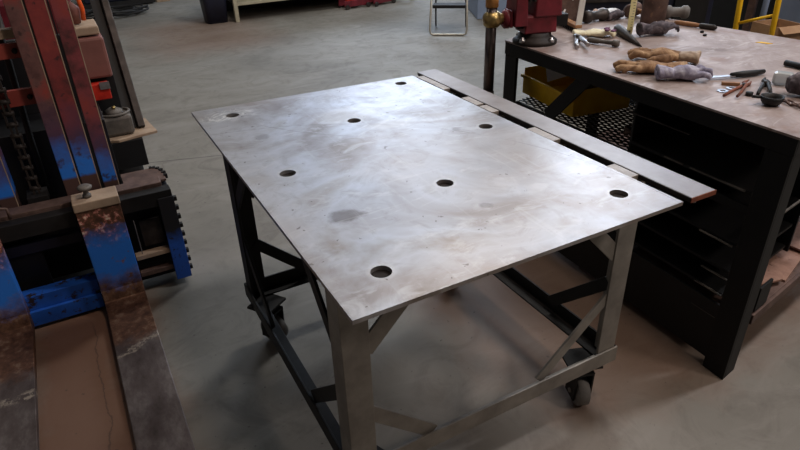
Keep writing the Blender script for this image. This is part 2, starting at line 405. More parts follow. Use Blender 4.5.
BASE = {}
def thing(name, label, cat, base, group=None, kind=None):
    o = bpy.data.objects.new(name, None); COL.objects.link(o); o.location = base
    o.empty_display_size = .05
    o['label'] = label; o['category'] = cat
    if group: o['group'] = group
    if kind: o['kind'] = kind
    BASE[o.name] = Vector(base); return o
def root_base(p):
    while p.parent: p = p.parent
    return BASE[p.name]
def obj(name, bm, mat, parent=None, base=None, bevel=0, smooth=False, label=None):
    off = root_base(parent) if parent else Vector(base or (0, 0, 0))
    bmesh.ops.translate(bm, verts=bm.verts[:], vec=-off)
    me = bpy.data.meshes.new(name); bm.to_mesh(me); bm.free()
    me.materials.append(MT[mat] if isinstance(mat, str) else mat)
    if smooth:
        for p in me.polygons: p.use_smooth = True
    o = bpy.data.objects.new(name, me); COL.objects.link(o)
    if parent: o.parent = parent
    else: o.location = off; BASE[o.name] = off
    if bevel:
        m = o.modifiers.new('bevel', 'BEVEL'); m.width = bevel; m.segments = 2; m.limit_method = 'ANGLE'; m.angle_limit = .6
    if label: o['label'] = label
    return o
def tag(o, label, cat, group=None):
    o['label'] = label; o['category'] = cat
    if group: o['group'] = group
    return o
def struct(name, bm, mat, **k):
    o = obj(name, bm, mat, **k); o['kind'] = 'structure'; return o
def lumpy(o, voxel=.004, noise_size=.02, strength=.006, smooth_it=4, folds=False):
    r = o.modifiers.new('remesh', 'REMESH'); r.mode = 'VOXEL'; r.voxel_size = voxel; r.use_smooth_shade = True
    s = o.modifiers.new('smooth', 'SMOOTH'); s.factor = .5; s.iterations = smooth_it
    tx = bpy.data.textures.new('folds', 'CLOUDS'); tx.noise_scale = noise_size; tx.noise_depth = 2
    if folds:
        bpy.data.textures.remove(tx); tx = bpy.data.textures.new('folds', 'MARBLE'); tx.noise_scale = noise_size; tx.turbulence = folds; tx.marble_type = 'SHARP'
    d = o.modifiers.new('folds', 'DISPLACE'); d.texture = tx; d.strength = strength; d.mid_level = .5; d.texture_coords = 'LOCAL'
    return o
def copy_thing(root, loc, rz=0, label=None):
    def rec(o, parent):
        c = o.copy(); COL.objects.link(c)
        if parent: c.parent = parent
        for ch in [x for x in bpy.data.objects if x.parent == o]: rec(ch, c)
        return c
    c = rec(root, None); c.location = loc; c.rotation_euler = (0, 0, rz)
    if label: c['label'] = label
    return c

# ============================================================ SETTING
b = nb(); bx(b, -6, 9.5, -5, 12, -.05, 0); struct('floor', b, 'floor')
b = nb(); bx(b, -6, 9.5, 12, 12.15, 0, 6.2); struct('wall_back', b, 'wall')
b = nb(); bx(b, 9.5, 9.65, -5, 12, 0, 6.2); struct('wall_right', b, 'wall')
b = nb(); bx(b, -6.15, -6, -5, 12, 0, 6.2); struct('wall_left', b, 'wall')
b = nb(); bx(b, -6, 9.5, -5, 12, 6.2, 6.3); struct('ceiling', b, 'ceiling')
# daylight windows high in the far and right walls
b = nb(); X = (3.2, 7.9)
bx(b, X[0]-.07, X[0], 11.93, 11.99, 3.23, 5.77); bx(b, X[1], X[1]+.07, 11.93, 11.99, 3.23, 5.77)
bx(b, X[0], X[1], 11.93, 11.99, 3.23, 3.30); bx(b, X[0], X[1], 11.93, 11.99, 5.70, 5.77)
for xx in (4.75, 6.3): bx(b, xx, xx+.05, 11.93, 11.99, 3.30, 5.70)
wo = struct('window_1', b, 'grey_steel')
b = nb(); bx(b, X[0], X[1], 11.95, 11.96, 3.30, 5.70); obj('window_pane', b, 'daylight_pane', parent=wo)
b = nb(); Y = (4.6, 8.2)
bx(b, 9.43, 9.49, Y[0]-.07, Y[0], 3.33, 5.87); bx(b, 9.43, 9.49, Y[1], Y[1]+.07, 3.33, 5.87)
bx(b, 9.43, 9.49, Y[0], Y[1], 3.33, 3.40); bx(b, 9.43, 9.49, Y[0], Y[1], 5.80, 5.87); bx(b, 9.43, 9.49, 6.38, 6.43, 3.40, 5.80)
wo = struct('window_2', b, 'grey_steel')
b = nb(); bx(b, 9.45, 9.46, Y[0], Y[1], 3.40, 5.80); obj('window_pane', b, 'daylight_pane', parent=wo)

# ============================================================ WORK TABLE
tb = thing('welding_table', 'wheeled steel table with bright holed plate top in the middle of the floor', 'table', (.05, 0, 0))
HC = [(-1,1),(-1,0),(-1,-1),(1,1),(1,0),(1,-1),(0,.5),(0,-.5)]
hl = [circle(a*.3311+.0076, c*.5588+.0145,   .0225, 28) for a, c in HC]
outer = [(-.439,.686),(.428,.640),(.436,-.655),(-.441,-.658)]
b = nb(); sheet(b, [outer] + hl, .870, .880); obj('tabletop', b, 'plate', tb)
b = nb(); bx(b, -.41, .385, -.62, .62, .862, .8695); obj('hole_shade_sheet', b, 'chain_brown', tb)  # added dark sheet, stands in for the shade seen through the holes
# flat bar welded along the far side, on cross tabs
b = nb(); bx(b, .470, .556, -.652, .672, .868, .880); obj('edge_bar', b, 'bar', tb, bevel=.001)
b = nb(); bx(b, .468, .558, -.6545, -.6525, .867, .8795); obj('torch_cut_edge', b, 'scale_edge', tb, label='rust-red torch-cut edge of the bar')
b = nb(); bx(b, .4675, .4695, -.6525, .66, .867, .8790); obj('gap_shade_strip', b, 'chain_brown', tb, label='dark brown strip painting the shade in the gap beside the bar')  # dark strip on the bar side paints the gap's shade
for (y0, y1) in ((.42, .62), (.205, .30), (.115, .19), (-.19, -.07), (-.49, -.405)):
    b = nb(); bx(b, .4365, .4672, y0, y1, .858, .8785); bx(b, .39, .53, y0, y1, .850, .858); obj('support_tab', b, 'bright_tab', tb, bevel=.001)
for yy in (-.615, -.58):
    b = nb(); cyl(b, (.535, yy, .868), (.535, yy, .835), .007, seg=8); obj('bolt', b, 'grey_steel', tb)
X0, X1, Y0, Y1 = -.392, .545, -.455, .520
# legs: heavy rectangular tube
LW = .072
LT = .009
for (sx, sy) in ((0, 0), (1, 0), (0, 1), (1, 1)):
    xa = X1-LW if sx else X0; ya = Y1-LW if sy else Y0
    b = nb()
    prof = [(0,0),(LW,0),(LW,LT),(LT,LT),(LT,LW),(0,LW)]
    pts = [((xa + (LW-p[0] if sx else p[0])), (ya + (LW-p[1] if sy else p[1]))) for p in prof]
    sheet(b, [pts], .183, .858); obj('leg', b, 'black_and_shaded_steel' if sy else 'leg_steel', tb, bevel=.0015)  # back legs black: their shade is put into the colour
# upper frame under the plate
for (x0, x1, y0, y1) in ((X0+LW, X1-LW, Y0+.004, Y0+.05), (X0+LW, X1-LW, Y1-.05, Y1-.004), (X0+.004, X0+.05, Y0+LW, Y1-LW), (X1-.05, X1-.004, Y0+LW, Y1-LW)):
    b = nb(); bx(b, x0, x1, y0, y1, .805, .8575); obj('top_rail', b, 'black_and_shaded_steel', tb, bevel=.002)
# lower angle-iron rails: a flat flange and an upright flange
def angle(name, p0, p1, inward, m):
    p0, p1, n = Vector(p0), Vector(p1), Vector(inward)
    b = nb(); d = (p1-p0).normalized()
    lo = [p0, p1]
    def quadbox(a, c, s0, s1, z0, z1):
        t = bmesh.new(); vs = []
        for z in (z0, z1):
            for q in (a + n*s0, c + n*s0, c + n*s1, a + n*s1): vs.append(t.verts.new((q.x, q.y, z)))
        for f in ((3,2,1,0),(4,5,6,7),(0,1,5,4),(1,2,6,5),(2,3,7,6),(3,0,4,7)): t.faces.new([vs[i] for i in f])
        bmesh.ops.recalc_face_normals(t, faces=t.faces[:]); join(b, t)
    quadbox(p0, p1, 0, .007, .175, .232)
    quadbox(p0, p1, .007, .050, .175, .182)
    return obj(name, b, m, tb, bevel=.0015)
angle('lower_rail', (X0-.008, Y0-.008, 0), (X1+.008, Y0-.008, 0), (0, 1, 0), 'leg_steel')
angle('lower_rail', (X0-.008, Y1+.008, 0), (X1+.008, Y1+.008, 0), (0, -1, 0), 'black_and_shaded_steel')  # back rail darkened to paint its shade
angle('lower_rail', (X0-.008, Y0, 0), (X0-.008, Y1, 0), (1, 0, 0), 'black_and_shaded_steel')  # left rail darkened to paint its unlit face
angle('lower_rail', (X1+.008, Y0, 0), (X1+.008, Y1, 0), (-1, 0, 0), 'black_and_shaded_steel')
# flat braces at each leg, low and high, in the four sides
def brace(p0, p1, thick_dir, m='leg_steel', w_=.042, t_=.008):
    b = nb(); p0, p1 = Vector(p0), Vector(p1); d = (p1-p0).normalized(); td = Vector(thick_dir)
    bar(b, p0, p1, w_, t_, td); obj('brace', b, m, tb, bevel=.001)
for yy, sg in ((Y0-.004, 0), (Y1+.004, 1)):
    m = 'leg_steel' if sg == 0 else 'black_and_shaded_steel'  # back braces take the black copy as painted shade
    brace((X0+.25, yy+(.012 if not sg else -.012), .222), (X0+.055, yy+(.012 if not sg else -.012), .40), (0, 1, 0), m)
    brace((X1-.31, yy+(.012 if not sg else -.012), .228), (X1-.06, yy+(.012 if not sg else -.012), .455), (0, 1, 0), m, .036)
    brace((X0+.06, yy+(.012 if not sg else -.012), .60), (X0+.29, yy+(.012 if not sg else -.012), .84), (0, 1, 0), m, .05)
    brace((X1-.06, yy+(.012 if not sg else -.012), .60), (X1-.29, yy+(.012 if not sg else -.012), .84), (0, 1, 0), m, .045)
for xx, m in ((X0+.008, 'black_and_shaded_steel'), (X1-.008, 'black_and_shaded_steel')):  # left braces black to paint the unlit side
    brace((xx, Y0+.30, .222), (xx, Y0+.06, .45), (1, 0, 0), m)
    brace((xx, Y1-.30, .222), (xx, Y1-.06, .45), (1, 0, 0), m)
    brace((xx, Y0+.06, .60), (xx, Y0+.29, .84), (1, 0, 0), m)
    brace((xx, Y1-.06, .60), (xx, Y1-.29, .84), (1, 0, 0), m)
# casters
def caster(cx, cy, yaw):
    R = Matrix.Translation((cx, cy, 0)) @ Matrix.Rotation(yaw, 4, 'Z')
    b = nb(); bx(b, -.055, .055, -.05, .05, .166, .1745); lathe(b, [(.03, .148), (.034, .166)], seg=18)
    for sx in (-.031, .025): 
        t = bmesh.new(); sheet(t, [[(-.045,-.02),(.02,-.02),(.012,.10),(-.05,.10)]], sx, sx+.006)
        t.transform(Matrix(((0,0,1,0),(1,0,0,0),(0,1,0,.05),(0,0,0,1)))); join(b, t)
    bx(b, -.031, .031, -.05, .012, .140, .149)
    b.transform(R); f = obj('caster', b, 'black_and_shaded_steel', tb)
    b = nb(); lathe(b, [(.0, -.021), (.048, -.021), (.055, -.016), (.055, .016), (.048, .021), (0, .021)], (0, -.018, .055), (1, 0, 0), 28)
    b.transform(R); obj('caster_wheel', b, 'caster_grey', f)
    b = nb(); cyl(b, (-.036, -.018, .055), (.036, -.018, .055), .008, seg=10); b.transform(R); obj('axle', b, 'grey_steel', f)
caster(.462, -.400, -.35); caster(-.335, -.400, .4); caster(-.345, .440, .6); caster(.47, .44, .2)

# ============================================================ FORKLIFT
fl = thing('forklift', 'red and blue forklift with tall rusty mast and lowered forks at left', 'forklift', (-1.03, 1.4, 0))
def fork(x0, x1, mat, lab):
    prof = [(-.20,.024),(.90,.020),(.985,.026),(1.0,.05),(1.005,.47),(1.06,.475),(1.06,.515),(.955,.515),(.952,.11),(.93,.066),(.88,.054),(-.18,.040)]
    if True:
        t = bmesh.new(); sheet(t, [[(y, z) for y, z in prof]], x0, x1)
        t.transform(Matrix(((0,0,1,0),(1,0,0,0),(0,1,0,0),(0,0,0,1))))
        bmesh.ops.recalc_face_normals(t, faces=t.faces[:])
        f = obj('fork', t, mat, fl, bevel=.003, label=lab)
    b = nb(); bx(b, x0-.003, x1+.003, .950, 1.058, .482, .519); obj('hook', b, 'tan', f, bevel=.004)
    b = nb(); cx = (x0+x1)/2-.025
    lathe(b, [(.016,0),(.016,.012),(.010,.014),(.010,.034),(.026,.036),(.028,.044),(.020,.050),(0,.051)], (cx, 1.0, .519)); obj('lock_pin', b, 'grease', f)
    return f
fork(-.900, -.738, 'fork_r', 'fork with blue shank under a pink-flecked rusty hook')
fork(-1.335, -1.172, 'fork_l', 'fork cut by the left picture edge')
# carriage
def part(name, boxes, mat, parent=fl, bevel=.002, label=None):
    b = nb()
    for q in boxes: bx(b, *q)
    return obj(name, b, mat, parent, bevel=bevel, label=label)
part('carriage_bar', [(-1.56, -.535, 1.006, 1.062, .405, .470)], 'black_and_shaded_steel', label='black upper carriage bar')
part('carriage_top_angle', [(-1.56, -.560, 1.064, 1.135, .470, .486), (-1.56, -.56, 1.064, 1.074, .42, .470)], 'brown_steel')
part('carriage_mid_bar', [(-1.56, -.910, 1.075, 1.105, .300, .345)], 'navy')
part('carriage_bar', [(-1.56, -.905, 1.000, 1.065, .085, .150), (-1.56, -.905, .985, 1.03, .018, .085)], 'blue', label='blue lower carriage bar')
part('carriage_slat', [(-.735, -.560, 1.01, 1.05, .175, .196)], 'tan'); part('carriage_slat', [(-.735, -.560, 1.01, 1.05, .090, .112)], 'brown_steel')
part('cover_plate', [(-.688, -.602, 1.045, 1.055, .215, .340)], 'dark_steel'); part('thin_rod', [(-.708, -.704, 1.02, 1.024, .19, .36)], 'grey_steel')
part('carriage_back', [(-.90, -.56, 1.10, 1.115, .02, .41), (-1.56, -1.07, 1.115, 1.13, .02, .41)], 'black_paint')
part('side_plate', [(-.552, -.532, 1.012, 1.24, .035, .440), (-.596, -.532, 1.0, 1.012, .035, .440)], 'end_plate', label='dark blue end plate of the carriage')
# round-cornered top plate with a toothed rim
t = bmesh.new()
arc = [(-.575+.045*math.cos(a), 1.185+.115*math.sin(a)) for a in [math.pi/2*k/10 for k in range(10, -1, -1)]]
arc = [(-.575+.045*math.cos(a), 1.185+.115*math.sin(a)) for a in [math.pi/2*(10-k)/10 for k in range(11)]]
sheet(t, [[(-.70, 1.145), (-.70, 1.30)] + arc + [(-.53, 1.145)]], .452, .462)
obj('corner_plate', t, 'brown_steel', fl, bevel=.001)
for k in range(0, 11, 2):
    a = arc[k]; b = nb(); ob(b, (a[0]+.004, a[1], .457), (.016, .012, .02), rz=math.pi/2*(10-k)/10); obj('bolt_head', b, 'black_and_shaded_steel', fl)
for k in range(9): b = nb(); bx(b, -.533, -.520, 1.003, 1.022, .07+.043*k, .088+.043*k); obj('bolt_head', b, 'black_and_shaded_steel', fl)
# mast channels, right group and left group
def channel(x0, x1, yf, z0, z1, mat, lab=None):
    b = nb()
    prof = [(x0, yf), (x1, yf), (x1, yf+.10), (x1-.012, yf+.10), (x1-.012, yf+.014), (x0+.012, yf+.014), (x0+.012, yf+.10), (x0, yf+.10)]
    sheet(b, [prof], z0, z1); o = obj('mast_channel', b, mat, fl, bevel=.0025, label=lab)
    b = nb(); bx(b, x1-.0035, x1-.0003, yf-.0006, yf+.003, z0+.15, z1); obj('edge_strip', b, 'tan', o, label='thin tan strip along the edge'); return o  # thin tan strip down the right front edge
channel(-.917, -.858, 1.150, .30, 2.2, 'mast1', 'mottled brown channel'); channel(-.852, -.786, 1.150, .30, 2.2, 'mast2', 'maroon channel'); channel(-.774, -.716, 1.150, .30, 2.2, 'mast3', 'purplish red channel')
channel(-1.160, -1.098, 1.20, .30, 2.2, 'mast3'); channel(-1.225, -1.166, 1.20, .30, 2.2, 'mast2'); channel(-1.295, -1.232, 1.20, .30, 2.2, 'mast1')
for x in (-.855, -.780): part('slide_strip', [(x-.003, x+.003, 1.153, 1.159, .47, 2.2)], 'black_paint', bevel=0)
for z0, z1 in ((1.030, 1.085), (.852, .915)):
    f = part('mast_crossbar', [(-1.0985, -.9175, 1.215, 1.235, z0, z1)], 'crossbar_red')
    b = nb(); lathe(b, [(.010, 0), (.010, .010), (.006, .013), (0, .013)], (-.935, 1.215, (z0+z1)/2), (0, -1, 0), 8); obj('bolt', b, 'black_and_shaded_steel', f)
part('mast_crossbar', [(-1.0985, -.9175, 1.205, 1.25, 1.103, 1.135)], 'tan', label='tan crossbar')
b = nb(); cyl(b, (-.965, 1.27, 1.12), (-.965, 1.27, 2.1), .022); obj('lift_cylinder', b, 'bright_steel', fl)
part('mast_foot', [(-1.295, -.716, 1.26, 1.34, .06, .30)], 'black_paint')
# roller chain
b = nb()
for k in range(36):
    z = .50 + k*.045
    for sx in (-.014, .014) if k % 2 else (-.009, .009):
        ob(b, (-1.022+sx, 1.195, z), (.007, .018, .050))
    cyl(b, (-1.042, 1.195, z+.022), (-1.002, 1.195, z+.022), .0105, seg=8)
obj('lift_chain', b, 'chain_brown', fl)
part('chain_anchor', [(-1.06, -.985, 1.155, 1.25, .46, .50)], 'black_and_shaded_steel')
b = nb(); tube(b, [(-.99, 1.28, .45), (-.985, 1.27, .7), (-.97, 1.28, 1.0), (-.965, 1.29, 1.4)], .012); obj('hydraulic_hose', b, 'rubber', fl)
b = nb(); tube(b, [(-1.20, 1.03, .486), (-1.20, 1.03, .53), (-1.165, 1.03, .545), (-1.12, 1.03, .53), (-1.12, 1.03, .486)], .006, 8); obj('hose_loop', b, 'brown_steel', fl)
# body behind the mast
part('chassis', [(-1.38, -.70, 1.36, 3.1, .12, .70)], 'black_paint'); part('dash_panel', [(-1.36, -.72, 1.62, 1.66, .70, 1.02)], 'black_paint')
part('counterweight', [(-1.40, -.66, 3.1, 3.55, .15, 1.0)], 'maroon', bevel=.04)
f = part('cowl', [(-.760, -.604, 1.66, 1.95, .80, .985)], 'pink_cowl', bevel=.012, label='dusty pink side cowl')
part('body_side', [(-.775, -.600, 1.72, 1.98, .524, .795)], 'black_paint')
part('cowl_cap', [(-.770, -.612, 1.68, 1.88, .992, 1.030)], 'tan', bevel=.006)
part('fender', [(-.70, -.560, 1.66, 2.5, .40, .515)], 'black_paint')
part('fender', [(-.70, -.552, 1.58, 1.66, .37, .508)], 'black_paint')
t = bmesh.new(); sheet(t, [[(-.71, 1.60), (-.657, 1.575), (-.475, 1.615), (-.498, 1.85), (-.71, 1.85)]], .509, .522); obj('step_plate', t, 'tan', fl, bevel=.002)
b = nb(); bar(b, (-.535, 1.70, .522), (-.535, 2.35, 1.60), .050, .034, (1, 0, 0)); obj('guard_pillar', b, 'dark_steel', fl, bevel=.004)
b = nb(); bar(b, (-.575, 1.715, .522), (-.575, 2.37, 1.60), .022, .05, (1, 0, 0)); obj('guard_pillar_rib', b, 'black_paint', fl)
# work lamp: grey tub with coiled rim and brass screw
lp = nb(); bx(lp, -.715, -.572, 1.62, 1.75, .524, .622)
lamp = obj('work_lamp', lp, 'grease', fl, bevel=.016)
b = nb(); tube(b, [(-.643+.068*math.cos(a), 1.685+.060*math.sin(a), .626) for a in [2*math.pi*k/24 for k in range(25)]], .007, 8); obj('lamp_rim', b, 'grease', lamp)
b = nb(); lathe(b, [(.045, 0), (.040, .018), (.018, .030), (.0, .032)], (-.643, 1.68, .621)); obj('lamp_lens', b, 'grease', lamp)
b = nb(); lathe(b, [(.009, 0), (.009, .012), (0, .014)], (-.640, 1.665, .648)); obj('brass_screw', b, 'brass', lamp)
b = nb(); tube(b, [(-.70+.05*math.cos(a), 1.80, .60+.065*math.sin(a)) for a in [math.pi*k/12 for k in range(13)]], .016, 10); obj('rubber_hose', b, 'grease', fl)
rl = nb(); bx(rl, -.715, -.635, 1.655-.05, 1.655, .715, .79); rl = obj('marker_light', rl, 'red', fl, bevel=.005, label='small orange-red marker light')
b = nb(); bx(b, -.675, -.632, 1.598, 1.604, .765, .798); obj('reflector', b, 'bright_steel', rl)
b = nb(); tube(b, [(-.66, 1.75, 1.05), (-.655, 1.74, 1.10), (-.665, 1.76, 1.18), (-.67, 1.8, 1.3)], .010); obj('control_lever', b, 'orange', fl)
b = nb(); tube(b, [(-.70, 1.78, 1.045), (-.69, 1.76, 1.10), (-.705, 1.75, 1.13)], [.03, .026, .012]); obj('lever_boot', b, 'pink_cowl', fl)
# wheel
for cx in (-.64, -1.42):
    b = nb(); lathe(b, [(.10,-.07),(.21,-.075),(.225,-.05),(.225,.05),(.21,.075),(.10,.07)], (cx, 2.05, .225), (1,0,0), 32); wh = obj('wheel', b, 'rubber', fl)
    b = nb(); lathe(b, [(0,-.05),(.11,-.05),(.12,-.07),(.12,.07),(.11,.05),(0,.05)], (cx, 2.05, .225), (1,0,0), 24); obj('wheel_rim', b, 'maroon', wh)

# ============================================================ BENCH
def BP(s, t, z=.915):
    """bench frame: s metres back from its front edge, t metres from its near end"""
    return Vector((.957 + .985*s + .034*t, -.607 + .17*s + t, z))
def bbox(bm, s0, s1, t0, t1, z0, z1):
    v = [bm.verts.new(BP(s, t, z)) for z in (z0, z1) for s, t in ((s0,t0),(s1,t0),(s1,t1),(s0,t1))]
    for f in ((3,2,1,0),(4,5,6,7),(0,1,5,4),(1,2,6,5),(2,3,7,6),(3,0,4,7)): bm.faces.new([v[i] for i in f])
    return bm
bn = thing('workbench', 'long black-framed workbench with brown steel top crowded with tools at right', 'workbench', BP(.5, .7, 0))
def bpart(name, boxes, mat, parent=bn, bevel=.002, label=None):
    b = nb()
    for q in boxes: bbox(b, *q)
    return obj(name, b, mat, parent, bevel=bevel, label=label)
t = bmesh.new(); c = [BP(0,0), BP(1.145,0), BP(.91,1.545), BP(0,1.40)]
sheet(t, [[(p.x, p.y) for p in c]], .908, .915); obj('tabletop', t, 'bench_top', bn)
bpart('apron', [(.002,.012,.002,1.398,.853,.9075)], 'bench_black'); b = nb(); bar(b, BP(1.13,.006,.880), BP(.902,1.53,.880), .010, .054); obj('apron', b, 'bench_black', bn)
bpart('apron', [(.013,.984,.002,.012,.853,.9075)], 'bench_black'); b = nb(); bar(b, BP(.014,1.397,.880), BP(.895,1.537,.880), .010, .054); obj('apron', b, 'bench_black', bn)
for s, t_, m in ((.004, .004, 'bench_black'), (.004, 1.31, 'bench_black'), (.90, .004, 'bench_black'), (.80, 1.38, 'bench_black')):
    bpart('leg', [(s, s+.012, t_, t_+.085, 0, .852), (s+.012, s+.085, t_, t_+.012, 0, .852)] if t_ < 1 else [(s, s+.012, t_, t_+.085, 0, .852), (s+.012, s+.085, t_+.073, t_+.085, 0, .852)], m)
b = nb(); bar(b, BP(.018, 1.075, .645), BP(.018, .86, .87), .010, .06, (BP(0,1)-BP(0,0)).cross(Vector((0,0,1))).cross(BP(.018,.86,.87)-BP(.018,1.075,.645)).normalized()); obj('front_brace', b, 'bench_black', bn)
bpart('shelf_rail', [(.014,.03,.088,1.305,.618,.650)], 'bench_black'); bpart('shelf_rail', [(.86,.88,.088,1.305,.618,.650)], 'bench_black')
# expanded-metal upper shelf
b = nb()
s0, s1, t0, t1 = .032, .858, .60, 1.30
for i in range(-32, 46):
    for sg in (1, -1):
        # diamonds stretched along the bench
        pa = []
        sA = s0; tA = t0 + i*.058
        tB = tA + sg*(s1-s0)*2.2
        lo, hi = 0.0, 1.0
        def clipt(ta, tb):
            l, h = 0.0, 1.0; d = tb-ta
            a0, a1 = (t0-ta)/d, (t1-ta)/d
            if a0 > a1: a0, a1 = a1, a0
            return max(l, a0), min(h, a1)
        l, h = clipt(tA, tB)
        if h - l < .02: continue
        P0 = BP(s0+(s1-s0)*l, tA+(tB-tA)*l, .652); P1 = BP(s0+(s1-s0)*h, tA+(tB-tA)*h, .652)
        bar(b, P0, P1, .0078, .003)
obj('mesh_shelf', b, 'bench_black', bn)
# shelving in the near half; thin strips paint highlights on its bare edges
for k, (z, t0, t1) in enumerate(((.690,.10,.60),(.500,.10,.60),(.395,.10,.60),(.300,.10,.60))):
    f = bpart('shelf', [(.03, .52, t0, t1, z-.012, z)], 'bench_black')
bpart('shelf_divider', [(.03, .52, .60, .612, .27, .852), (.53, .542, .09, .612, .27, .852)], 'black_paint')
for z, t0, t1 in ((.6905,.12,.33),(.6905, .36, .44),(.4905,.11,.24),(.366,.09,.20),(.298,.10,.21),(.205,.10,.20),(.800,.36,.63)):
    bpart('edge_highlight', [(.020, .028, t0, t1, z-.003, z+.001)], 'dark_steel' if z > .75 else 'grease', bevel=0)
bpart('lower_shelf', [(.040,.988,.012,1.398,.228,.240), (.10,.988,.0,.012,.200,.240)], 'brown_steel')
bpart('front_panel', [(.020,.032,.092,1.305,.03,.26)], 'black_paint')
bpart('end_rod', [(.10,.90,.03,.036,.600,.606)], 'grease', bevel=0)
# dark end bracket behind the near leg
bpart('end_bracket', [(.11,.20,.006,.016,.245,.345),(.11,.12,.016,.06,.245,.345)], 'bench_black')
# things on the lower shelf: flame-cut plates, rusty bars
def shelf_plate(s, t, z, w_, h_, rot, holes=True, lab='', slot=False):
    c = BP(s, t, z)
    o_ = [(-w_/2,-h_/2),(w_/2-.03,-h_/2),(w_/2,-h_/2+.03),(w_/2,h_/2),(-w_/2+.04,h_/2),(-w_/2,h_/2-.03)]
    loops = [o_]
    if holes: loops += [circle(-w_*.28, -h_*.2, .012), circle(w_*.25, h_*.22, .012)]
    if slot: loops += [[(-.04+.08*k/8, .01+.02*math.sin(math.pi*k/8)) for k in range(9)] + [(.04-.08*k/8, -.006+.012*math.sin(math.pi*(8-k)/8)) for k in range(9)]]
    b = nb(); sheet(b, loops, 0, .008, Matrix.Translation(c) @ Matrix.Rotation(rot, 4, 'Z'))
    return tag(obj('steel_plate', b, 'rusty_plate', base=tuple(c)), lab, 'steel plate', 'cut plates on the bench shelf')
shelf_plate(.48, .17, .2405, .30, .26, .3, True, 'holed rusty plate lying lowest on the bench shelf', True)
shelf_plate(.60, .30, .2490, .28, .24, -.3, True, 'rusty plate lying crooked on top of the holed one on the shelf')
shelf_plate(.70, .14, .2575, .22, .20, .1, False, 'unholed rusty plate farthest back at the bench shelf end')
for k, (s, t, r, lab) in enumerate(((.40,.42,.9,'rusty flat bar lying slantwise nearest the bench leg'),(.46,.50,.6,'rusty flat bar crossing behind the nearest slanted one'),(.52,.46,1.2,'rusty flat bar on top of the shelf plates'))):
    c = BP(s, t, .2485 + .0205 + .008*k); b = nb(); ob(b, c, (.30, .035, .006), rz=r)
    tag(obj('flat_bar', b, 'rust', base=tuple(c)), lab, 'flat bar', 'rusty bars on the bench shelf')
shelf_plate(.28, .16, .2575, .24, .22, -.2, False, 'plain rusty plate lying behind the near bench leg')
shelf_plate(.27, .22, .2660, .18, .24, .6, True, 'smaller holed plate askew on the plain one behind the bench leg')
# rusty parts on the upper rack at the near end
for s, t, r, lab in ((.68,.12,.3,'rusty angle offcut on the end rack, nearer one'),(.78,.22,.4,'rusty angle offcut on the end rack, farther one')):
    c = BP(s, t, .611); b = nb(); ob(b, c+Vector((0,0,.003)), (.16,.05,.006), rz=r); ob(b, c+Matrix.Rotation(r,3,'Z')@Vector((0,.025,.028)), (.16,.006,.05), rz=r)
    tag(obj('angle_offcut', b, 'rusty_plate', base=tuple(c)), lab, 'steel offcut', 'angle offcuts on the end rack')
bpart('end_rack', [(.545,.95,.03,.40,.598,.608)], 'black_and_shaded_steel')

# yellow parts bin on the mesh shelf
def bin_():
    o = thing('parts_bin', 'ochre yellow open plastic bin on the mesh shelf under the bench', 'bin', (1.24, .56, .655))
    rz = -.12
    M = Matrix.Translation((1.24, .56, .655)) @ Matrix.Rotation(rz, 4, 'Z')
    b = nb()
    bx(b, -.15, .15, -.20, .20, 0, .005)
    bx(b, -.15, -.145, -.20, .20, .005, .085); bx(b, .145, .15, -.20, .20, .005, .14)
    bx(b, -.145, .145, -.20, -.195, .005, .115); bx(b, -.145, .145, .195, .20, .005, .12)
    b.transform(M); obj('bin_body', b, 'bin_yellow', o, bevel=.001)
    b = nb(); bx(b, -.162, -.150, -.205, .205, .078, .090); b.transform(M); obj('bin_lip', b, 'bin_yellow', o)
    return M
M = bin_()
b = nb(); sheet(b, [[(-.06,-.04),(.05,-.05),(.07,.04),(-.02,.06)]], 0, .002); b.transform(M @ Matrix.Translation((-.05,.09,.115)) @ Matrix.Rotation(.5,4,'X') @ Matrix.Rotation(-.3,4,'Y'))
bx2 = tag(obj('paper_sheet', b, 'white', base=(1.2,.62,.76)), 'folded white paper sticking out of the yellow bin', 'paper')
b = nb(); b2 = M @ Vector((.06, -.08, .006)); ob(b, b2+Vector((0,0,.055)), (.10,.12,.10), rz=.3); tag(obj('scrap_block', b, 'black_paint', base=tuple(b2), bevel=.01), 'dark block of scrap inside the yellow bin', 'scrap')
# brown ball of wire further right on the mesh shelf
b = nb(); c0 = BP(.12, .66, .655)
for k in range(9):
    r_ = .03 + random.random()*.012; ax = Vector((random.uniform(-.4,.4), random.uniform(-.4,.4), 1)).normalized(); u, v = frame(ax)
    tube(b, [c0 + Vector((0,0,.022+.003*k*.6)) + (u*math.cos(a)+v*math.sin(a)*.9)*r_ for a in [2*math.pi*j/20 for j in range(21)]], .003, 6)
tag(obj('wire_coil', b, 'brown_steel', base=tuple(c0)), 'small brown coil of wire on the mesh shelf', 'wire coil')

# ---------------------------------------------------------------- vise on the corner
vi = thing('bench_vise', 'dark red bench vise with brass-coloured screw end bolted to the bench corner', 'vise', (1.13, .72, .915))
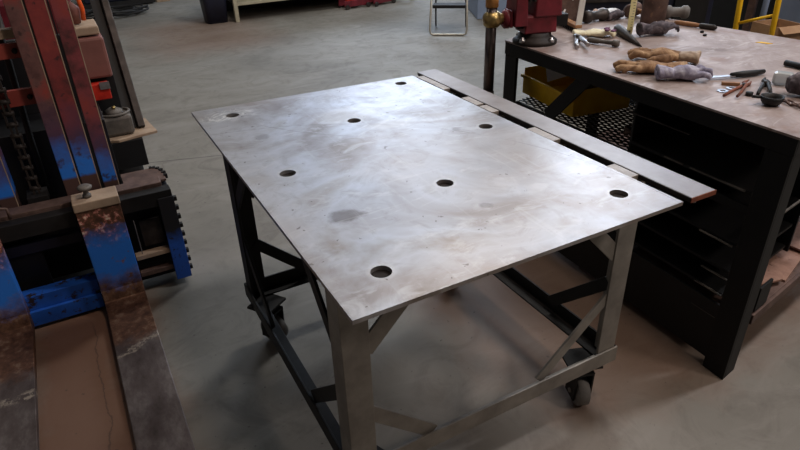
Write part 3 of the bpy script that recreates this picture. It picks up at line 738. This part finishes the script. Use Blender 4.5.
# vise frame: u = along the screw, pointing out over the bench corner; w = sideways
U = Vector((-.96, .27, 0)).normalized(); W = Vector((-U.y, U.x, 0)); VC = Vector((1.085, .682, .9155))
def VP(u, w_, z): return VC + U*u + W*w_ + Vector((0, 0, z))
def vbox(bm, u0, u1, w0, w1, z0, z1, taper=0):
    v = []
    for z in (z0, z1):
        tt = taper if z == z1 else 0
        for u, w_ in ((u0+tt,w0+tt),(u1-tt,w0+tt),(u1-tt,w1-tt),(u0+tt,w1-tt)): v.append(bm.verts.new(VP(u, w_, z)))
    for f in ((3,2,1,0),(4,5,6,7),(0,1,5,4),(1,2,6,5),(2,3,7,6),(3,0,4,7)): bm.faces.new([v[i] for i in f])
    bmesh.ops.recalc_face_normals(bm, faces=bm.faces[:]); return bm
b = nb(); lathe(b, [(.098, 0), (.098, .014), (.085, .022), (.070, .035), (.068, .050)], tuple(VP(0,0,0)), seg=28)
base_ = obj('swivel_base', b, 'chain_brown', vi)
for a in (0, 1.57, 3.14, 4.71):
    b = nb(); lathe(b, [(.014,0),(.014,.012),(.008,.014),(.008,.020),(0,.020)], tuple(VP(.088*math.cos(a+.5), .088*math.sin(a+.5), .014)), seg=6); obj('bolt', b, 'bright_steel', base_)
b = nb(); vbox(b, -.075, .075, -.058, .058, .050, .125, .004); vbox(b, -.09, .035, -.065, .065, .120, .230, .006); obj('fixed_jaw', b, 'maroon', vi, bevel=.006)
b = nb(); vbox(b, -.135, .10, -.036, .036, .070, .120); obj('slide_bar', b, 'black_and_shaded_steel', vi, bevel=.003)
b = nb(); vbox(b, .065, .125, -.062, .062, .085, .235, .006); vbox(b, .125, .140, -.045, .045, .080, .150, .004); obj('sliding_jaw', b, 'maroon', vi, bevel=.006)
for u in (.036, .058):
    b = nb(); vbox(b, u, u+.006, -.066, .066, .185, .232); obj('jaw_plate', b, 'dark_steel', vi)
b = nb(); lathe(b, [(.034,0),(.040,.010),(.040,.026),(.030,.034),(.022,.036),(.022,.06)], tuple(VP(.125,0,.110)), U, 24); obj('screw_collar', b, 'maroon', vi)
b = nb(); lathe(b, [(.022,0),(.024,.02),(.036,.035),(.041,.055),(.038,.075),(.026,.092),(0,.098)], tuple(VP(.150,0,.113)), U, 24); obj('screw_head', b, 'brass', vi)
hc = VP(.210, .0, .113)
b = nb(); cyl(b, hc + Vector((0,0,-.33)), hc + Vector((0,0,.10)), .0235, seg=20); hd = obj('handle_bar', b, 'polished_dark', vi)
b = nb(); lathe(b, [(.0235,0),(.027,.004),(.027,.026),(.0235,.030),(0,.030)], tuple(hc+Vector((0,0,-.345))), seg=16); obj('handle_cap', b, 'dark_steel', hd)
b = nb(); lathe(b, [(.028,0),(.028,.05),(.026,.06),(.0,.062)], tuple(hc+Vector((0,0,.052))), seg=16); obj('handle_sleeve', b, 'orange_wood', hd)

# ---------------------------------------------------------------- things on the bench top
Z = .915
def Q(x, y, z=0): return Vector((x, y, Z + z))
# brown sheet-metal box behind the vise
c = Q(1.535, .945); bxo = thing('steel_box', 'brown steel box standing behind the red vise', 'box', tuple(c))
b = nb(); ob(b, c+Vector((-.035,.0,.11)), (.17,.06,.22), rz=-.2); obj('box_body', b, 'brown_steel', bxo, bevel=.004)
for dx, dz, sz in ((-.03,.05,.03),(.02,.12,.035)): 
    b = nb(); p = c+Vector((-.035,.0,.0))+Matrix.Rotation(-.2,3,'Z')@Vector((dx,-.0307,dz)); ob(b, p, (.010,.001,sz), rz=-.2, ry=.5); obj('paint_mark', b, 'white', bxo)
# pliers by the vise
def pliers(a, c_, name, lab, mat, cat='pliers', spread=.05, r=.008):
    a, c_ = Vector(a), Vector(c_); d = (c_-a); s = Vector((-d.y, d.x, 0)).normalized(); h = Vector((0,0,1))
    o = thing(name, lab, cat, tuple((a+c_)/2))
    piv = a + d*.68
    for sg in (1, -1):
        b = nb(); zz = h*(r+.001 + (0.0 if sg > 0 else r*1.0))
        tube(b, [a + s*sg*spread + zz, a + d*.3 + s*sg*spread*.8 + zz, piv + s*sg*.006 + zz, piv - s*sg*.008 + d*.12 + zz, c_ - s*sg*.004 + zz], [r*.9, r, r*1.1, r*1.2, r*.5], 10)
        obj('handle', b, mat, o)
    b = nb(); lathe(b, [(r*1.3,0),(r*1.3,r*3.2),(0,r*3.2)], tuple(piv), seg=14); obj('pivot', b, 'dark_steel', o)
    return o
pliers(Q(1.165,.465), Q(1.285,.635), 'pliers', 'bright steel pliers beside the vise base', 'bright_steel', spread=.022, r=.009)
# wood-backed brush next to it
c = Q(1.40,.80); br = thing('wire_brush', 'flat wooden-backed brush lying behind the bright pliers', 'brush', tuple(c))
b = nb(); bar(b, Q(1.44,.93,.030), Q(1.36,.70,.030), .035, .016); obj('wooden_back', b, 'wood', br, bevel=.003)
b = nb()
for k in range(12):
    for j in (-1,0,1):
        p = Q(1.44,.93,.0).lerp(Q(1.36,.70,.0), (k+.5)/12); cyl(b, p+Vector((j*.01,0,.001)), p+Vector((j*.01,0,.022)), .0035, seg=5)
obj('bristles', b, 'black_paint', br)
# crumpled cream glove with purple print
def glove(name, lab, mat, c, rz, L=.22, flip=1, curl=.4, seed=0, cuff=None, thick=1.0):
    """work glove lying on its back: palm, four fingers, thumb and cuff merged into one skin"""
    random.seed(seed); b = nb(); k = L/.24
    M = Matrix.Translation(Vector(c)) @ Matrix.Rotation(rz, 4, 'Z') @ Matrix.Scale(k, 4)
    def T(p): return M @ Vector((p[0], p[1]*flip, p[2]*thick))
    tube(b, [T((-.02,0,.018)), T((.02,0,.022)), T((.06,0,.024)), T((.10,.002,.020))], [.034*k,.044*k,.046*k,.040*k], 14, flat=.45*thick)
    for i, (y, ln) in enumerate(((.033,.070),(.012,.084),(-.011,.078),(-.033,.060))):
        z0 = .018 + random.uniform(-.002,.006); cz = curl*(.4+random.random()); dy = (y*.35+random.uniform(-.008,.008))
        tube(b, [T((.085,y*.9,z0)), T((.105+ln*.35,y+dy*.5,z0+.014*cz)), T((.105+ln*.75,y+dy,z0+.010*cz)), T((.105+ln,y+dy*1.2,max(.010,z0-.012*cz)))], [.0125*k,.0130*k,.0125*k,.009*k], 10)
    tube(b, [T((.02,.035,.018)), T((.045,.062,.020)), T((.08,.080,.018)), T((.105,.084,.014))], [.016*k,.0155*k,.014*k,.009*k], 10)
    o = obj(name, b, mat, base=tuple(c)); lumpy(o, .003, .06, .007, 2, 7.0)
    tag(o, lab, 'glove')
    b = nb(); tube(b, [T((-.085,.0,.024)), T((-.05,0,.024)), T((-.01,0,.021))], [.050*k,.042*k,.037*k], 16, flat=.42*thick)
    cu = obj('cuff', b, cuff or mat, parent=o); lumpy(cu, .0035, .02, .008)
    return o
c = Q(1.345,.63); 
glove('work_glove', 'cream work glove with purple print crumpled beside the brush', 'cream', tuple(c), -.6, .17, 1, .8, 3, thick=1.0)
b = nb()
for x_, y_ in ((1.385,.545),(1.405,.57),(1.395,.52)): ob(b, Q(x_,y_,.038), (.03,.016,.006), rz=.4)
o = obj('printed_scrap', b, 'purple', base=tuple(Q(1.39,.545,.03))); tag(o, 'purple printed rag scraps on the cream glove', 'rag')
b = nb(); lathe(b, [(.010,0),(.012,.003),(.012,.05),(.009,.055),(.009,.11),(.014,.115),(.014,.14),(0,.14)], tuple(Q(1.262,.535,.015)), Vector((.05,-.13,0)), 14)
tag(obj('socket_extension', b, 'grease', base=tuple(Q(1.25,.50))), 'grey steel rod in front of the cream glove', 'tool')
# upright strips
b = nb(); ob(b, Q(1.372,.70,.22), (.027,.006,.44), rz=-.5, ry=.06); tag(obj('paint_stirrer', b, 'white', base=tuple(Q(1.372,.70)), bevel=.001), 'tall white strip standing upright behind the cream glove', 'strip')
rule = thing('folding_rule', 'yellowed measuring strip standing upright beside the brown pipe', 'ruler', tuple(Q(1.526,.54)))
b = nb(); ob(b, Q(1.526,.545,.20), (.026,.004,.40), rz=-.5); obj('strip', b, 'rule_yellow', rule)
b = nb()
for k in range(30): ob(b, Q(1.526,.545,.02+k*.012)+Matrix.Rotation(-.5,3,'Z')@Vector((.004 if k%5 else .001,-.0023,0)), (.008 if k%5 else .014,.0006,.0015), rz=-.5)
obj('tick_marks', b, 'black_paint', rule)
b = nb(); lathe(b, [(.005,0),(.005,.001)], tuple(Q(1.526,.545,.014)+Matrix.Rotation(-.5,3,'Z')@Vector((0,-.0021,0))), Matrix.Rotation(-.5,3,'Z')@Vector((0,-1,0)), 12); obj('rivet_hole', b, 'black_paint', rule)
# hammers
def hammer(name, lab, hp, d, hr, hl, handle, hmat, cat='hammer'):
    o = thing(name, lab, cat, tuple(hp)); hp = Vector(hp)+Vector((0,0,hr+.001)); d = Vector(d).normalized()
    b = nb(); lathe(b, [(hr*.7,0),(hr,hl*.08),(hr,hl*.25),(hr*.72,hl*.34),(hr*.72,hl*.66),(hr,hl*.75),(hr,hl*.92),(hr*.7,hl)], tuple(hp-d*hl/2), d, 18); obj('head', b, hmat, o)
    if handle:
        b = nb(); tube(b, [hp, hp+Vector(handle)*.3, hp+Vector(handle)], [hr*.40, hr*.36, hr*.45], 10); obj('handle', b, 'wood', o)
    return o
hammer('sledge_hammer', 'dark round-faced hammer lying behind the white strip', Q(1.60,.84), (.9,-.05,0), .030, .15, (.10,.10,-.005), 'dark_steel')
hammer('club_hammer', 'brown-headed hammer left of the brown pipe', Q(1.84,.82), (.8,.3,0), .034, .10, (.04,-.16,-.015), 'brown_steel')
hammer('mallet', 'grey round-headed mallet at the far bench edge', Q(1.97,.66), (.7,-.6,0), .032, .12, None, 'caster_grey', 'mallet')
b = nb(); b.free(); b = nb(); tube(b, [Q(1.66,.82,.018), Q(1.72,.815,.026), Q(1.78,.83,.018)], [.018,.024,.014], 12); o = obj('rag', b, 'dark_cloth', base=tuple(Q(1.7,.82))); lumpy(o, .004,.02,.012); tag(o, 'dark grey rag between the two hammers', 'rag')
b = nb(); tube(b, [Q(1.70,.87,.018), Q(1.76,.89,.024), Q(1.80,.87,.018)], [.016,.022,.014], 12); o = obj('rag', b, 'white', base=tuple(Q(1.75,.88))); lumpy(o, .004,.02,.012); tag(o, 'white rag lying behind the two hammers', 'rag')
# pipe stub
c = Q(1.80,.655); b = nb(); lathe(b, [(.052,.0),(.058,.002),(.058,.24),(.052,.24),(.052,.004)], tuple(c), seg=32); tag(obj('pipe_stub', b, 'brown_steel', base=tuple(c)), 'brown steel pipe stub standing on end on the bench', 'pipe')
# drift pin
a, e = Q(1.505,.60,.0225), Q(1.385,.345,.0055); b = nb(); lathe(b, [(.017,0),(.020,.004),(.021,.03),(.0195,.10),(.011,.20),(.003,(e-a).length),(0,(e-a).length+.001)], tuple(a), e-a, 20)
tag(obj('drift_pin', b, 'dark_steel', base=tuple(Q(1.44,.47))), 'dark tapered steel drift pin pointing toward the tan gloves', 'drift pin')
# gloves
glove('work_glove', 'dark grey work glove lying between the pipe and the drift pin', 'dark_cloth', tuple(Q(1.585,.475)), -.35, .17, 1, .9, 11, thick=2.0)
glove('leather_glove', 'tan leather glove, front one, nearest the bench edge', 'leather', tuple(Q(1.155,.035)), 2.45, .22, -1, .35, 5, thick=1.05)
glove('leather_glove', 'tan leather glove lying behind its pair toward the drift pin', 'leather', tuple(Q(1.315,.110)), 2.15, .23, 1, .4, 8, 'tan', thick=1.15)
g = glove('cloth_glove', 'crumpled lavender-grey cloth glove right of the tan gloves', 'lavender', tuple(Q(1.115,-.045)), -.62, .17, 1, 1.0, 21, thick=1.7)
# rod with wooden handle and bits
a, e = Q(1.86,.57,.012), Q(1.905,.37,.012); b = nb(); 
rd = thing('chisel', 'long brown-handled chisel near the far bench edge', 'chisel', tuple((a+e)/2-Vector((0,0,.012))))
lathe(b, [(.009,0),(.011,.02),(.011,.10),(.008,.12)], tuple(a), e-a, 14); obj('grip', b, 'wood', rd)
b = nb(); lathe(b, [(.008,.12),(.012,.125),(.013,.19),(.007,.20),(0,.205)], tuple(a), e-a, 14); obj('blade', b, 'dark_steel', rd)
for k, (x_, y_, lab) in enumerate(((1.82,.385,'small black nut beside the chisel, farther one'),(1.775,.335,'small black nut beside the chisel, nearer one'))):
    b = nb(); lathe(b, [(.009,0),(.009,.008),(.004,.008),(.004,0)], tuple(Q(x_,y_)), seg=6); tag(obj('nut', b, 'black_and_shaded_steel', base=tuple(Q(x_,y_))), lab, 'nut', 'loose nuts on the bench')
b = nb(); sheet(b, [[(-.03,-.008),(.02,-.012),(.035,.004),(-.01,.012)]], 0, .002, Matrix.Translation(Q(1.86,.11))@Matrix.Rotation(-1.2,4,'Z')); tag(obj('tape_scrap', b, 'bin_yellow', base=tuple(Q(1.86,.11))), 'small yellow scrap lying on the far bench top', 'scrap')
# knife
kn = thing('scraper', 'steel blade with black handle lying right of the lavender glove', 'scraper', tuple(Q(1.36,-.13)))
b = nb(); bar(b, Q(1.22,-.110,.008), Q(1.305,-.15,.010), .018, .003); obj('blade', b, 'bright_steel', kn)
b = nb(); tube(b, [Q(1.295,-.145,.012), Q(1.34,-.160,.013), Q(1.39,-.172,.012), Q(1.435,-.175,.011)], [.009,.012,.011,.008], 12); obj('handle', b, 'black_paint', kn)
for k, (x_, y_, lab) in enumerate(((1.145,-.225,'bright steel washer by the lavender glove, nearer of two'),(1.195,-.222,'bright steel washer by the lavender glove, farther of two'))):
    b = nb(); sheet(b, [circle(0,0,.018), circle(0,0,.009)], 0, .003, Matrix.Translation(Q(x_,y_))); tag(obj('washer', b, 'bright_steel', base=tuple(Q(x_,y_))), lab, 'washer', 'loose washers on the bench')
b = nb(); bar(b, Q(1.205,-.175,.006), Q(1.245,-.215,.006), .014, .010); tag(obj('wood_stick', b, 'wood', base=tuple(Q(1.2,-.17))), 'short tan stick under the scraper blade', 'stick')
pliers(Q(1.10,-.285), Q(1.30,-.215), 'tongs', 'rusty brown open tongs right of the washers', 'rust', 'tongs', .020, .005)
pliers(Q(1.20,-.335), Q(1.36,-.235), 'long_nose_pliers', 'dark pliers lying behind the black bowl', 'black_and_shaded_steel', 'pliers', .018, .006)
b = nb(); lathe(b, [(.012,0),(.012,.012),(0,.012)], tuple(Q(1.175,-.30)), seg=8); tag(obj('bolt_head', b, 'black_and_shaded_steel', base=tuple(Q(1.175,-.30))), 'small black bolt head between tongs and bowl', 'bolt')
bw = thing('steel_bowl', 'small black half-round bowl near the bench edge', 'bowl', tuple(Q(1.145,-.395)))
b = nb(); lathe(b, [(.012,.0),(.024,.004),(.032,.016),(.034,.030),(.031,.030),(.028,.018),(.018,.008),(0,.006)], tuple(Q(1.145,-.395)), seg=24); obj('bowl_body', b, 'black_paint', bw)
b = nb(); tube(b, [Q(1.118,-.375,.026), Q(1.095,-.36,.028)], .005, 8); obj('lug', b, 'black_paint', bw)
b = nb(); ob(b, Q(1.37,-.285,.022), (.045,.06,.042), rz=.5); tag(obj('clear_cup', b, 'plastic', base=tuple(Q(1.37,-.285)), bevel=.010), 'small clear plastic pot among tools at right frame edge', 'pot')
b = nb(); cyl(b, Q(1.60,-.15,.012), Q(1.60,-.36,.012), .011, seg=12); tag(obj('steel_rod', b, 'black_and_shaded_steel', base=tuple(Q(1.6,-.25))), 'short black rod behind the clear pot', 'rod')
b = nb(); tube(b, [Q(1.27,-.365,.036), Q(1.33,-.41,.052), Q(1.40,-.45,.036)], [.026,.050,.030], 14); o = obj('dark_rag', b, 'dark_cloth', base=tuple(Q(1.31,-.44))); lumpy(o, .004,.02,.014); tag(o, 'dark rag at the right frame edge of the bench', 'rag')
b = nb(); tube(b, [Q(1.40,-.36,.02), Q(1.45,-.38,.035), Q(1.52,-.40,.02)], [.022,.036,.022], 14); o = obj('lavender_rag', b, 'lavender', base=tuple(Q(1.46,-.38))); lumpy(o, .004,.02,.014); tag(o, 'lavender rag behind the dark rag at the frame edge', 'rag')
b = nb()
for k in range(9):
    p = Q(1.20,-.405,.006)+Vector((-.004,-.022,0))*k; pts = [p+Vector((.012*math.cos(a)*(1 if k%2 else .6), .014*math.sin(a), .006*math.sin(a)*(k%2)+.001)) for a in [2*math.pi*j/12 for j in range(13)]]
    tube(b, pts, .0035, 6)
tag(obj('chain', b, 'brown_steel', base=tuple(Q(1.19,-.49))), 'rusty chain length beside the black bowl', 'chain')

# ============================================================ BEHIND THE BENCH
tc = thing('tool_cabinet', 'dark navy tool cabinet with drawers behind the bench', 'cabinet', (3.0, 1.5, 0))
R = Matrix.Translation((2.95, 1.62, 0)) @ Matrix.Rotation(-.50, 4, 'Z')
def rb(bm, *q):
    t = bmesh.new(); bx(t, *q); t.transform(R); join(bm, t); return bm
b = nb(); rb(b, -.62, .42, 0, .55, .06, 1.05); obj('body', b, 'navy', tc, bevel=.006)
for k in range(5):
    b = nb(); rb(b, -.58, .10, -.018, -.001, .12+.18*k, .28+.18*k); d = obj('drawer', b, 'navy', tc, bevel=.003)
    b = nb(); rb(b, -.5, .02, -.032, -.019, .235+.18*k, .25+.18*k); obj('handle', b, 'dark_steel', d)
b = nb(); rb(b, .14, .38, -.018, -.001, .10, 1.0); obj('door', b, 'black_paint', tc, bevel=.003)
for (x_, y_) in ((-.57,.05),(.37,.05),(-.57,.5),(.37,.5)):
    b = nb(); t = bmesh.new(); lathe(t, [(.03,-.015),(.03,.015)], (x_, y_, .03), (1,0,0), 14); t.transform(R); join(b, t); obj('caster', b, 'rubber', tc)
# yellow rack: two leaning rails and a rung
yr = thing('yellow_hand_truck', 'yellow tubular steel frame leaning behind the bench', 'hand truck', (3.1, .9, 0))
PA, PB = Vector((3.0,1.01,0)), Vector((3.06,.805,0))
b = nb(); tube(b, [PA+Vector((.12,.03,.02)), PA+Vector((0.02,.005,.70)), PA+Vector((-.04,-.005,1.15))], .016, 10); obj('rail', b, 'yellow', yr)
b = nb(); tube(b, [PB+Vector((.12,.03,.02)), PB+Vector((0.02,.005,.70)), PB+Vector((-.04,-.005,1.15))], .016, 10); obj('rail', b, 'yellow', yr)
for z, dx in ((.30,.075),(.735,.017),(1.12,-.037)):
    b = nb(); tube(b, [PA+Vector((dx,.005,z-.03)), PB+Vector((dx,.005,z+.05))], .009, 8); obj('rung', b, 'yellow', yr)
b = nb(); ob(b, (3.19,.90,.015), (.16,.26,.012), rz=-.25); obj('toe_plate', b, 'yellow', yr)
# brown post, grey pipe and pale panel stack
b = nb(); ob(b, (3.9,1.50,.8), (.06,.05,1.6), rz=.3); tag(obj('timber_post', b, 'brown_steel', base=(3.9,1.50,0)), 'brown upright post between the yellow rails', 'post')
b = nb(); cyl(b, (3.92,1.41,0), (3.92,1.41,1.5), .022); tag(obj('grey_pipe', b, 'pale_blue', base=(3.92,1.41,0)), 'pale grey upright pipe beside the brown post', 'pipe')
b = nb(); ob(b, (4.28,1.80,.95), (.02,.16,.5), rz=0); b2o = tag(obj('pale_board', b, 'teal_white', base=(4.28,1.80,.7)), 'pale green-white board fixed to the dark locker', 'board')
lk = nb(); ob(lk, (4.75,2.15,.9), (.9,1.2,1.8), rz=0); tag(obj('locker', lk, 'black_paint', base=(4.75,2.15,0), bevel=.01), 'black locker behind the yellow frame', 'locker')
# pale blue machine cabinet
pc = thing('machine_cabinet', 'pale blue-grey sheet metal cabinet at the upper right', 'cabinet', (4.6, .8, 0))
b = nb(); ob(b, (4.5,.65,.75), (.9,1.5,1.5)); obj('body', b, 'pale_blue', pc, bevel=.01)
b = nb(); ob(b, (4.047,1.19,.50), (.006,.06,.012)); obj('latch', b, 'white', pc)
# cardboard box
cb = thing('cardboard_box', 'open brown cardboard box beyond the bench near the yellow frame', 'box', (3.45, 1.0, .48))
R2 = Matrix.Translation((3.45,1.0,0)) @ Matrix.Rotation(-.2, 4, 'Z')
b = nb(); t = bmesh.new(); w_ = .11
bx(t, -w_, w_, -w_, w_, .48, .486); bx(t, -w_, -w_+.005, -w_, w_, .486, .66); bx(t, w_-.005, w_, -w_, w_, .486, .66); bx(t, -w_+.005, w_-.005, -w_, -w_+.005, .486, .66); bx(t, -w_+.005, w_-.005, w_-.005, w_, .486, .66)
t.transform(R2); join(b, t); obj('carton', b, 'card', cb)
b = nb(); t = bmesh.new(); bx(t, -w_, w_, -.004, 0, 0, .06); t.transform(R2 @ Matrix.Translation((0,-w_,.661)) @ Matrix.Rotation(2.2,4,'X')); join(b, t); obj('flap', b, 'card', cb)
b = nb(); t = bmesh.new(); 
for q in ((-.12,.12,-.12,.12,.45,.479),(-.12,-.10,-.12,-.10,0,.45),(.10,.12,-.12,-.10,0,.45),(-.12,-.10,.10,.12,0,.45),(.10,.12,.10,.12,0,.45)): bx(t, *q)
t.transform(R2); join(b, t); st = tag(obj('low_stand', b, 'brown_steel', base=(3.45,1.0,0)), 'low brown steel stand under the cardboard box', 'stand')

# ============================================================ FAR SIDE OF THE SHOP
# step ladder
ld = thing('step_ladder', 'small aluminium step ladder with dark treads on the far floor', 'ladder', (3.07, 4.5, 0))
La, Lb = Vector((2.90,4.585,0)), Vector((3.235,4.335,0)); D = (Lb-La).normalized(); N = Vector((-D.y, D.x, 0)) 
b = nb(); rr = .012
tube(b, [La+Vector((0,0,1.0))+N*.30+D*.03, La+Vector((0,0,.06))+D*.0, La+D*.012+Vector((0,0,.022)), La+D*.04+Vector((0,0,.013)), Lb-D*.04+Vector((0,0,.013)), Lb-D*.012+Vector((0,0,.022)), Lb+Vector((0,0,.06)), Lb+Vector((0,0,1.0))+N*.30-D*.03], rr, 10); obj('front_frame', b, 'alu', ld)
b = nb(); tube(b, [La+D*.03+N*.45+Vector((0,0,.01)), La+D*.04+N*.30+Vector((0,0,.75))], .010, 8); obj('rear_leg', b, 'dark_steel', ld)
b = nb(); tube(b, [Lb-D*.03+N*.45+Vector((0,0,.01)), Lb-D*.04+N*.30+Vector((0,0,.75))], .010, 8); obj('rear_leg', b, 'dark_steel', ld)
for z, s in ((.30,.09),(.58,.175),(.86,.25)):
    c = (La+Lb)/2 + N*(s+.06) + Vector((0,0,z)); b = nb(); ob(b, c, ((Lb-La).length-.05, .16, .035), rz=math.atan2(D.y, D.x)); obj('tread', b, 'black_and_shaded_steel', ld, bevel=.004)
# bin
bi = thing('trash_bin', 'dark plastic bin standing left of the far bench', 'bin', (1.08, 6.9, 0))
b = nb(); 
def rrect(cx, cy, w_, h_, r, n=5):
    o = []
    for (sx, sy, a0) in ((1,1,0),(-1,1,90),(-1,-1,180),(1,-1,270)):
        for k in range(n+1):
            a = math.radians(a0+90*k/n); o.append((cx+sx*(w_/2-r)+r*math.cos(a), cy+sy*(h_/2-r)+r*math.sin(a)))
    return o
lo = rrect(1.055,6.92,.26,.26,.05); hi = rrect(1.055,6.92,.34,.34,.06)
v0 = [b.verts.new((p[0],p[1],0)) for p in lo]; v1 = [b.verts.new((p[0],p[1],.62)) for p in hi]; n = len(lo)
for k in range(n): b.faces.new((v0[k], v0[(k+1)%n], v1[(k+1)%n], v1[k])).smooth = True
b.faces.new(v0[::-1]); b.faces.new(v1); obj('bin_body', b, 'navy', bi)
t = bmesh.new(); sheet(t, [rrect(1.055,6.92,.37,.37,.07)], .621, .66); obj('lid', t, 'black_paint', bi, bevel=.006)
# far wooden bench with a light leg
fb = thing('far_bench', 'long pale-legged bench along the far side with dark space beneath', 'bench', (2.2, 7.1, 0))
def fbx(name, boxes, mat):
    b = nb()
    for q in boxes: bx(b, *q)
    t = Matrix.Translation((1.26,6.70,0)) @ Matrix.Rotation(-.0, 4, 'Z'); b.transform(t); return obj(name, b, mat, fb, bevel=.003)
fbx('leg', [(0,.05,0,.05,0,.80)], 'floor_wood'); fbx('leg', [(2.6,2.65,0,.05,0,.80)], 'floor_wood'); fbx('leg', [(0,.05,.8,.85,0,.80)], 'floor_wood'); fbx('leg', [(2.6,2.65,.8,.85,0,.80)], 'floor_wood')
fbx('top', [(-.05,2.7,-.03,.9,.80,.84)], 'floor_wood')
fbx('lower_shelf', [(.05,2.6,.0,.85,.20,.235)], 'floor_wood')
fbx('back_panel', [(.0,2.65,.86,.88,0,.80)], 'black_paint')
fbx('side_panel', [(.0,.02,.051,.799,.235,.80)], 'black_paint')
# red trolley jacks under the far bench's end
def jack(c, rz, lab):
    o = thing('trolley_jack', lab, 'jack', c, 'red jacks on the far floor')
    R = Matrix.Translation(c) @ Matrix.Rotation(rz, 4, 'Z')
    b = nb(); bx(b, -.20,.20,-.09,-.07,.03,.11); bx(b, -.20,.20,.07,.09,.03,.11); bx(b, -.06,.06,-.07,.07,.04,.10); b.transform(R); obj('side_frame', b, 'maroon', o, bevel=.004)
    b = nb(); bar(b, (-.12,0,.09), (.16,0,.15), .06, .03); lathe(b, [(.035,0),(.045,.02),(.04,.03)], (.16,0,.155)); b.transform(R); obj('lift_arm', b, 'red', o)
    for x_ in (-.17,.17):
        for y_ in (-.11,.11):
            b = nb(); lathe(b, [(.032,-.014),(.032,.014)], (x_,y_,.032), (0,1,0), 14); b.transform(R); obj('wheel', b, 'dark_steel', o)
    b = nb(); bx(b, -.195,.195,-.065,.065,.112,.118); b.transform(R); obj('label_strip', b, 'white', o) if False else b.free()
    return o
J = jack((2.95,6.72,0), .1, 'red trolley jack on the far floor, left of the pair')
copy_thing(J, (3.36,6.72,0), .2, 'red trolley jack on the far floor, right of the pair')
# dark low cart right of the jacks
dc = thing('dark_cart', 'low black cart on the far floor right of the jacks', 'cart', (4.2,6.9,0))
b = nb(); bx(b, 4.05,4.95,6.95,7.4,.12,.20); obj('deck', b, 'black_and_shaded_steel', dc)
for x_ in (4.12,4.88):
    for y_ in (7.0,7.35): b = nb(); lathe(b, [(.055,-.02),(.055,.02)], (x_,y_,.055), (1,0,0), 16); obj('wheel', b, 'rubber', dc); 
b = nb(); bx(b, 4.90,4.94,6.97,7.01,.20,.9); bx(b, 4.90,4.94,7.34,7.38,.20,.9); bx(b,4.90,4.94,7.01,7.34,.86,.9); obj('handle_frame', b, 'black_and_shaded_steel', dc)
# pale blue box at the right of the ladder
b = nb(); ob(b, (4.35,5.25,.3), (.7,.9,.6), rz=-.45); tag(obj('storage_crate', b, 'pale_blue', base=(4.35,5.25,0), bevel=.01), 'pale blue crate on the far floor right of the step ladder', 'crate')
# welding machine and cable at upper left
wm = thing('welding_machine', 'navy machine on the far floor at upper left', 'machine', (.1,9.2,0))
b = nb(); bx(b, -.35,.55,8.95,9.75,.08,.75); obj('housing', b, 'navy', wm, bevel=.02)
b = nb(); bx(b, -.4,.62,8.9,9.8,.02,.08); obj('base_tray', b, 'black_and_shaded_steel', wm)
b = nb(); bx(b, .66,.86,9.0,9.2,0,.05); tag(obj('wood_block', b, 'tan', base=(.76,9.1,0)), 'small pale block beside the navy machine', 'block')
b = nb(); pts = []
for k in range(150):
    a = k*.21; r_ = .34+.07*math.sin(k*.13)+.02*math.sin(k*.9)
    pts.append((-.06+r_*1.15*math.cos(a)+.03*math.sin(k*.05), 8.25+r_*math.sin(a)*.75, .018+.03*abs(math.sin(k*.35))+.012*(k//30)))
tube(b, pts, .014, 8); tag(obj('welding_cable', b, 'rubber', base=(0,8.2,0)), 'coil of black cable on the floor before the navy machine', 'cable')
